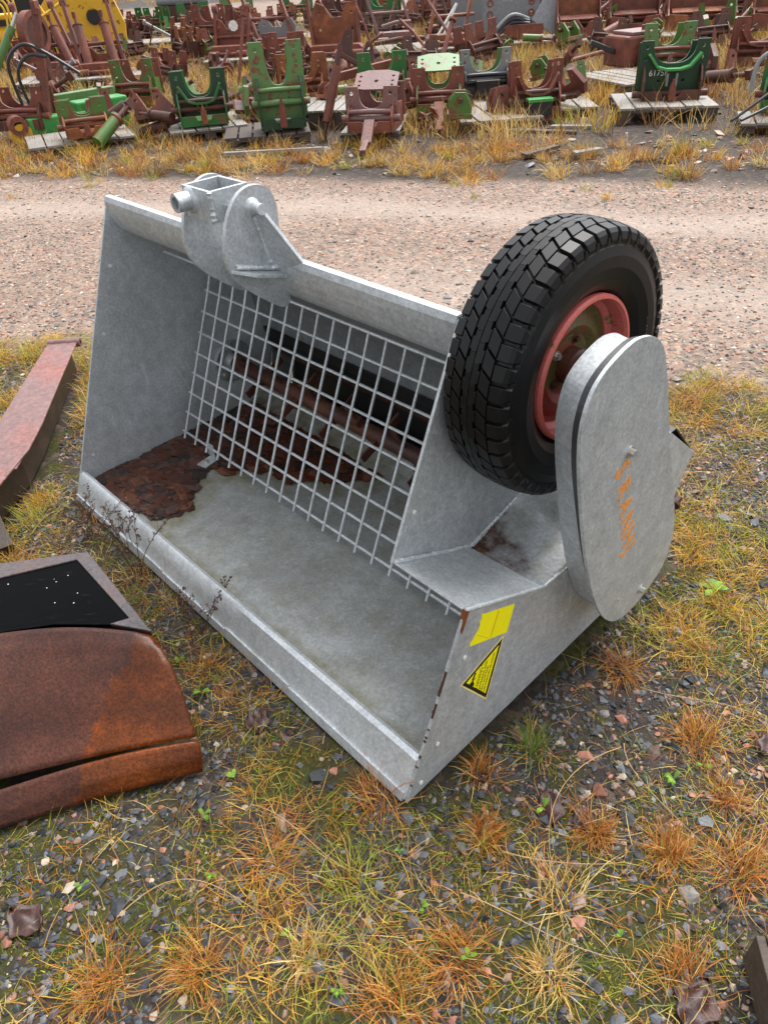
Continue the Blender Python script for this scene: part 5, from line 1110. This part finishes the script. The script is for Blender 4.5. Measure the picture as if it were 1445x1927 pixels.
for i, (lb, x_, y_, mt) in enumerate(mid): bracket(lb, (x_, y_), F_((i*53) % 50-25), .9, .85, .4, mt, tube='rust_dark', base='rust_dark', ear=.18, scoop=.3, z=.1, label_group='brackets of the third row')
for i, (lb, x_, y_, w_) in enumerate((('thin pallet in the back row under the green brackets', -4.8, 24.5, 2.6), ('pallet of the back row in the centre', .3, 24.3, 3.0), ('pallet behind the grey plates', 3.2, 22.8, 2.4), ('pallet at the top right corner', 7.2, 19.8, 2.6), ('pallet of the third row behind the middle frame', .4, 18.9, 3.2), ('pallet of the third row at the right', 6.2, 17.9, 2.4))): pallet(lb, (x_, y_), 0, w_, 1.1, .12, n=12)
e = thing('roll', 'grey-brown roll lying behind the far left green bracket', 'roll', (-4.75, 26.2, .5), F_(-4)); MB().tube([(-.75, 0, .12), (.75, 0, .12)], .12, 16).build('tube', 'hose_g', e, smooth=True); MB().box((0, 0, -.2), (1.4, .3, .4)).build('crate', 'rust_dark', e, bevel=.01)

# crowded small scrap in the rear rows: individuals with a shared look
protos = [bracket('small rusty bracket in the crowded rear rows of the scrap yard', (0, 0), 0, .7, .62, .3, mt, tube='rust_dark', base='rust_dark', ear=.15, scoop=.26, z=.1, label_group='small rusty brackets in the crowded rear rows', hook=hk) for mt, hk in (('rust_red', None), ('rust_dark', 'rust_red'), ('rust_hot', None))]
def copy_tree(o):
    c = o.copy(); COL.objects.link(c)
    for ch_ in o.children:
        k = ch_.copy(); COL.objects.link(k); k.parent = c
    return c
rr = random.Random(11); spots = []
while len(spots) < 92:
    y_ = rr.choice((12.4, 13.2, 16.9, 17.6, 19.2, 20.4, 21.8, 23.2))+rr.uniform(-.4, .4); x_ = rr.uniform(-.50*y_, .52*y_)
    if y_ < 14 and not (-3 < x_ < 5.5): continue
    if y_ < 14 and rr.random() < .75: continue
    if all((x_-a)**2+(y_-b_)**2 > .36 for a, b_ in spots): spots.append((x_, y_))
for i, (x_, y_) in enumerate(spots):
    o = protos[i] if i < 3 else copy_tree(protos[rr.randrange(3)])
    o.location = (x_, y_, .06+.08*rr.random()); o.rotation_euler = (rr.uniform(-.35, .35), rr.uniform(-.12, .12), rr.uniform(-1.2, 1.2)); sc_ = rr.uniform(.62, 1.0); o.scale = (sc_, sc_, sc_)
rods = []
for i in range(90):
    y_ = rr.uniform(11.5, 24); x_ = rr.uniform(-.5*y_, .52*y_); L_ = rr.uniform(.3, 1.1); an = rr.uniform(0, pi); el_ = rr.choice((.05, .1, .5, .9, 1.2)); r_ = rr.uniform(.012, .035)
    p0 = Vector((x_, y_, .06)); d_ = Vector((cos(an)*cos(el_), sin(an)*cos(el_), sin(el_)))
    o = MB().tube([p0, p0+d_*L_*.5, p0+d_*L_], [r_, r_, r_*.9], 8).tube([p0+d_*L_*.96, p0+d_*L_], r_*1.7, 8).build('scrap_rod', rr.choice(('rust_red', 'rust_red', 'rust_dark', 'rust_hot', 'rust_pink', 'hose_g')), smooth=True)
    tag(o, 'loose steel rod or pipe sticking out among the scrap parts', 'rod', 'loose rods scattered among the scrap parts')

for o in list(COL.objects):      # the front row stands close to the verge
    if o.parent is None and o.get('category') in ('bracket', 'pallet', 'plank', 'hose', 'cylinder', 'bar', 'strut', 'loader boom', 'housing'):
        y_ = o.location.y if (o.type == 'EMPTY' or o.location.length > .01) else o.data.vertices[0].co.y
        if 7 < y_ < 11.7: o.location.y -= .38
# small castings lying between the brackets
def casting(kind, mt):
    e = thing('casting', 'small rusty casting', 'casting', (0, 0, 0), 0, 'small rusty castings lying between the brackets')
    if kind == 0:
        for s_ in (-1, 1): MB().prism([(-.10, 0), (-.12, .16), (-.05, .24), (.05, .24), (.12, .12), (.12, 0)], s_*.09-.012, s_*.09+.012, 'x', [circ(0, .17, .025)]).build('ear', mt, e, bevel=.003)
        MB().box((0, 0, .03), (.26, .26, .05)).build('base', mt, e, bevel=.006); MB().tube([(-.16, 0, .17), (.16, 0, .17)], .024, 12).build('pin', 'rust_dark', e, smooth=True)
    elif kind == 1:
        MB().tube([(-.2, 0, .07), (.12, 0, .09)], .06, 14).tube([(.12, 0, .09), (.15, 0, .09)], .07, 14).build('barrel', mt, e, smooth=True); MB().tube([(.15, 0, .09), (.34, .0, .10)], .024, 10).box((.36, 0, .10), (.07, .05, .09)).build('rod', 'rust_dark', e)
    else:
        MB().prism([(-.22, 0), (-.26, .12), (-.14, .30), (-.05, .30), (-.06, .16), (.06, .12), (.16, .34), (.24, .28), (.22, .0)], -.03, .03, 'y', [circ(-.1, .24, .02), circ(.18, .25, .02)]).build('plate', mt, e, bevel=.004); MB().box((0, .06, .03), (.4, .16, .05)).build('foot', 'rust_dark', e, bevel=.004)
    return e
cp = [casting(k, mt) for k in range(3) for mt in ('rust_red', 'rust_dark', 'green_rusty')]
rr = random.Random(5)
for i in range(104):
    front = i < 40
    y_ = rr.uniform(8.1, 11.6) if front else rr.uniform(11.8, 17.5); x_ = rr.uniform(-.44*y_, .46*y_)
    if front: y_ -= .14*x_
    while front and (abs(x_-3.3) < .75 or abs(x_-1.9) < .35 or abs(x_-.15) < .35 or abs(x_+.75) < .4 or abs(x_+1.7) < .4): x_ = rr.uniform(-3.2, 3.6)
    o = cp[i] if i < 9 else copy_tree(cp[rr.randrange(9)]); o.location = (x_, y_, rr.choice((.02, .1, .16))); o.rotation_euler = (rr.uniform(-.4, .4), rr.uniform(-.5, .5), rr.uniform(0, 6.28)); sc_ = rr.uniform(.7, 1.25); o.scale = (sc_, sc_, sc_)
ORD = ['first', 'second', 'third', 'fourth', 'fifth', 'sixth', 'seventh', 'eighth', 'ninth', 'tenth', 'eleventh', 'twelfth', 'thirteenth', 'fourteenth', 'fifteenth', 'sixteenth', 'seventeenth', 'eighteenth', 'nineteenth', 'twentieth', 'twenty-first', 'twenty-second', 'twenty-third', 'twenty-fourth', 'twenty-fifth', 'twenty-sixth']
buckets = {}
SHADE = {'rust_red': 'red-brown', 'rust_dark': 'dark brown', 'rust_hot': 'orange-brown', 'rust_pink': 'pale pinkish', 'grey_hose': 'grey'}
for o in list(COL.objects):
    if o.parent or o.get('group') not in ('small rusty castings lying between the brackets', 'small rusty brackets in the crowded rear rows', 'loose rods scattered among the scrap parts'): continue
    if o.name.startswith('casting'):
        c = o.children[0]; mt = c.data.materials[0].name; x_, y_ = o.location.x, o.location.y
        key = ('small %s %s' % ({'rust_red': 'red-brown', 'rust_dark': 'dark brown', 'green_paint_rusty': 'rusty green'}[mt], {'ear': 'clevis', 'base': 'clevis', 'pin': 'clevis', 'barrel': 'cylinder', 'rod': 'cylinder', 'plate': 'hook plate', 'foot': 'hook plate'}[c.name.split('.')[0]]),
               'in the front row' if y_ < 10 else 'behind the front row' if y_ < 11.8 else 'around the second row')
    elif o.type == 'EMPTY':
        mt = [c for c in o.children if c.name.startswith('saddle_plate')][0].data.materials[0].name; x_, y_ = o.location.x, o.location.y
        row = 'between the front and second rows' if y_ < 14.2 else ('just behind the second row' if y_ < 18.4 else ('in the third row back' if y_ < 21 else 'in the rearmost row'))
        key = ('small %s bracket' % SHADE[mt], row)
    else:
        v0, v1 = o.data.vertices[0].co, o.data.vertices[16].co; mt = o.data.materials[0].name; d_ = (v1-v0).normalized(); x_, y_ = v0.x, v0.y
        key = ('%s loose %s rod' % ('upright' if abs(d_.z) > .85 else 'leaning' if abs(d_.z) > .3 else 'flat-lying', SHADE[mt]), 'between the first two rows' if y_ < 15 else 'in the middle rows' if y_ < 19.5 else 'in the far rows')
    buckets.setdefault(key, []).append((x_/y_, o))
for (what, row), l_ in buckets.items():
    for i, (_, o) in enumerate(sorted(l_, key=lambda q_: q_[0])): o['label'] = what+' '+row+', '+ORD[i]+' of these from the left'
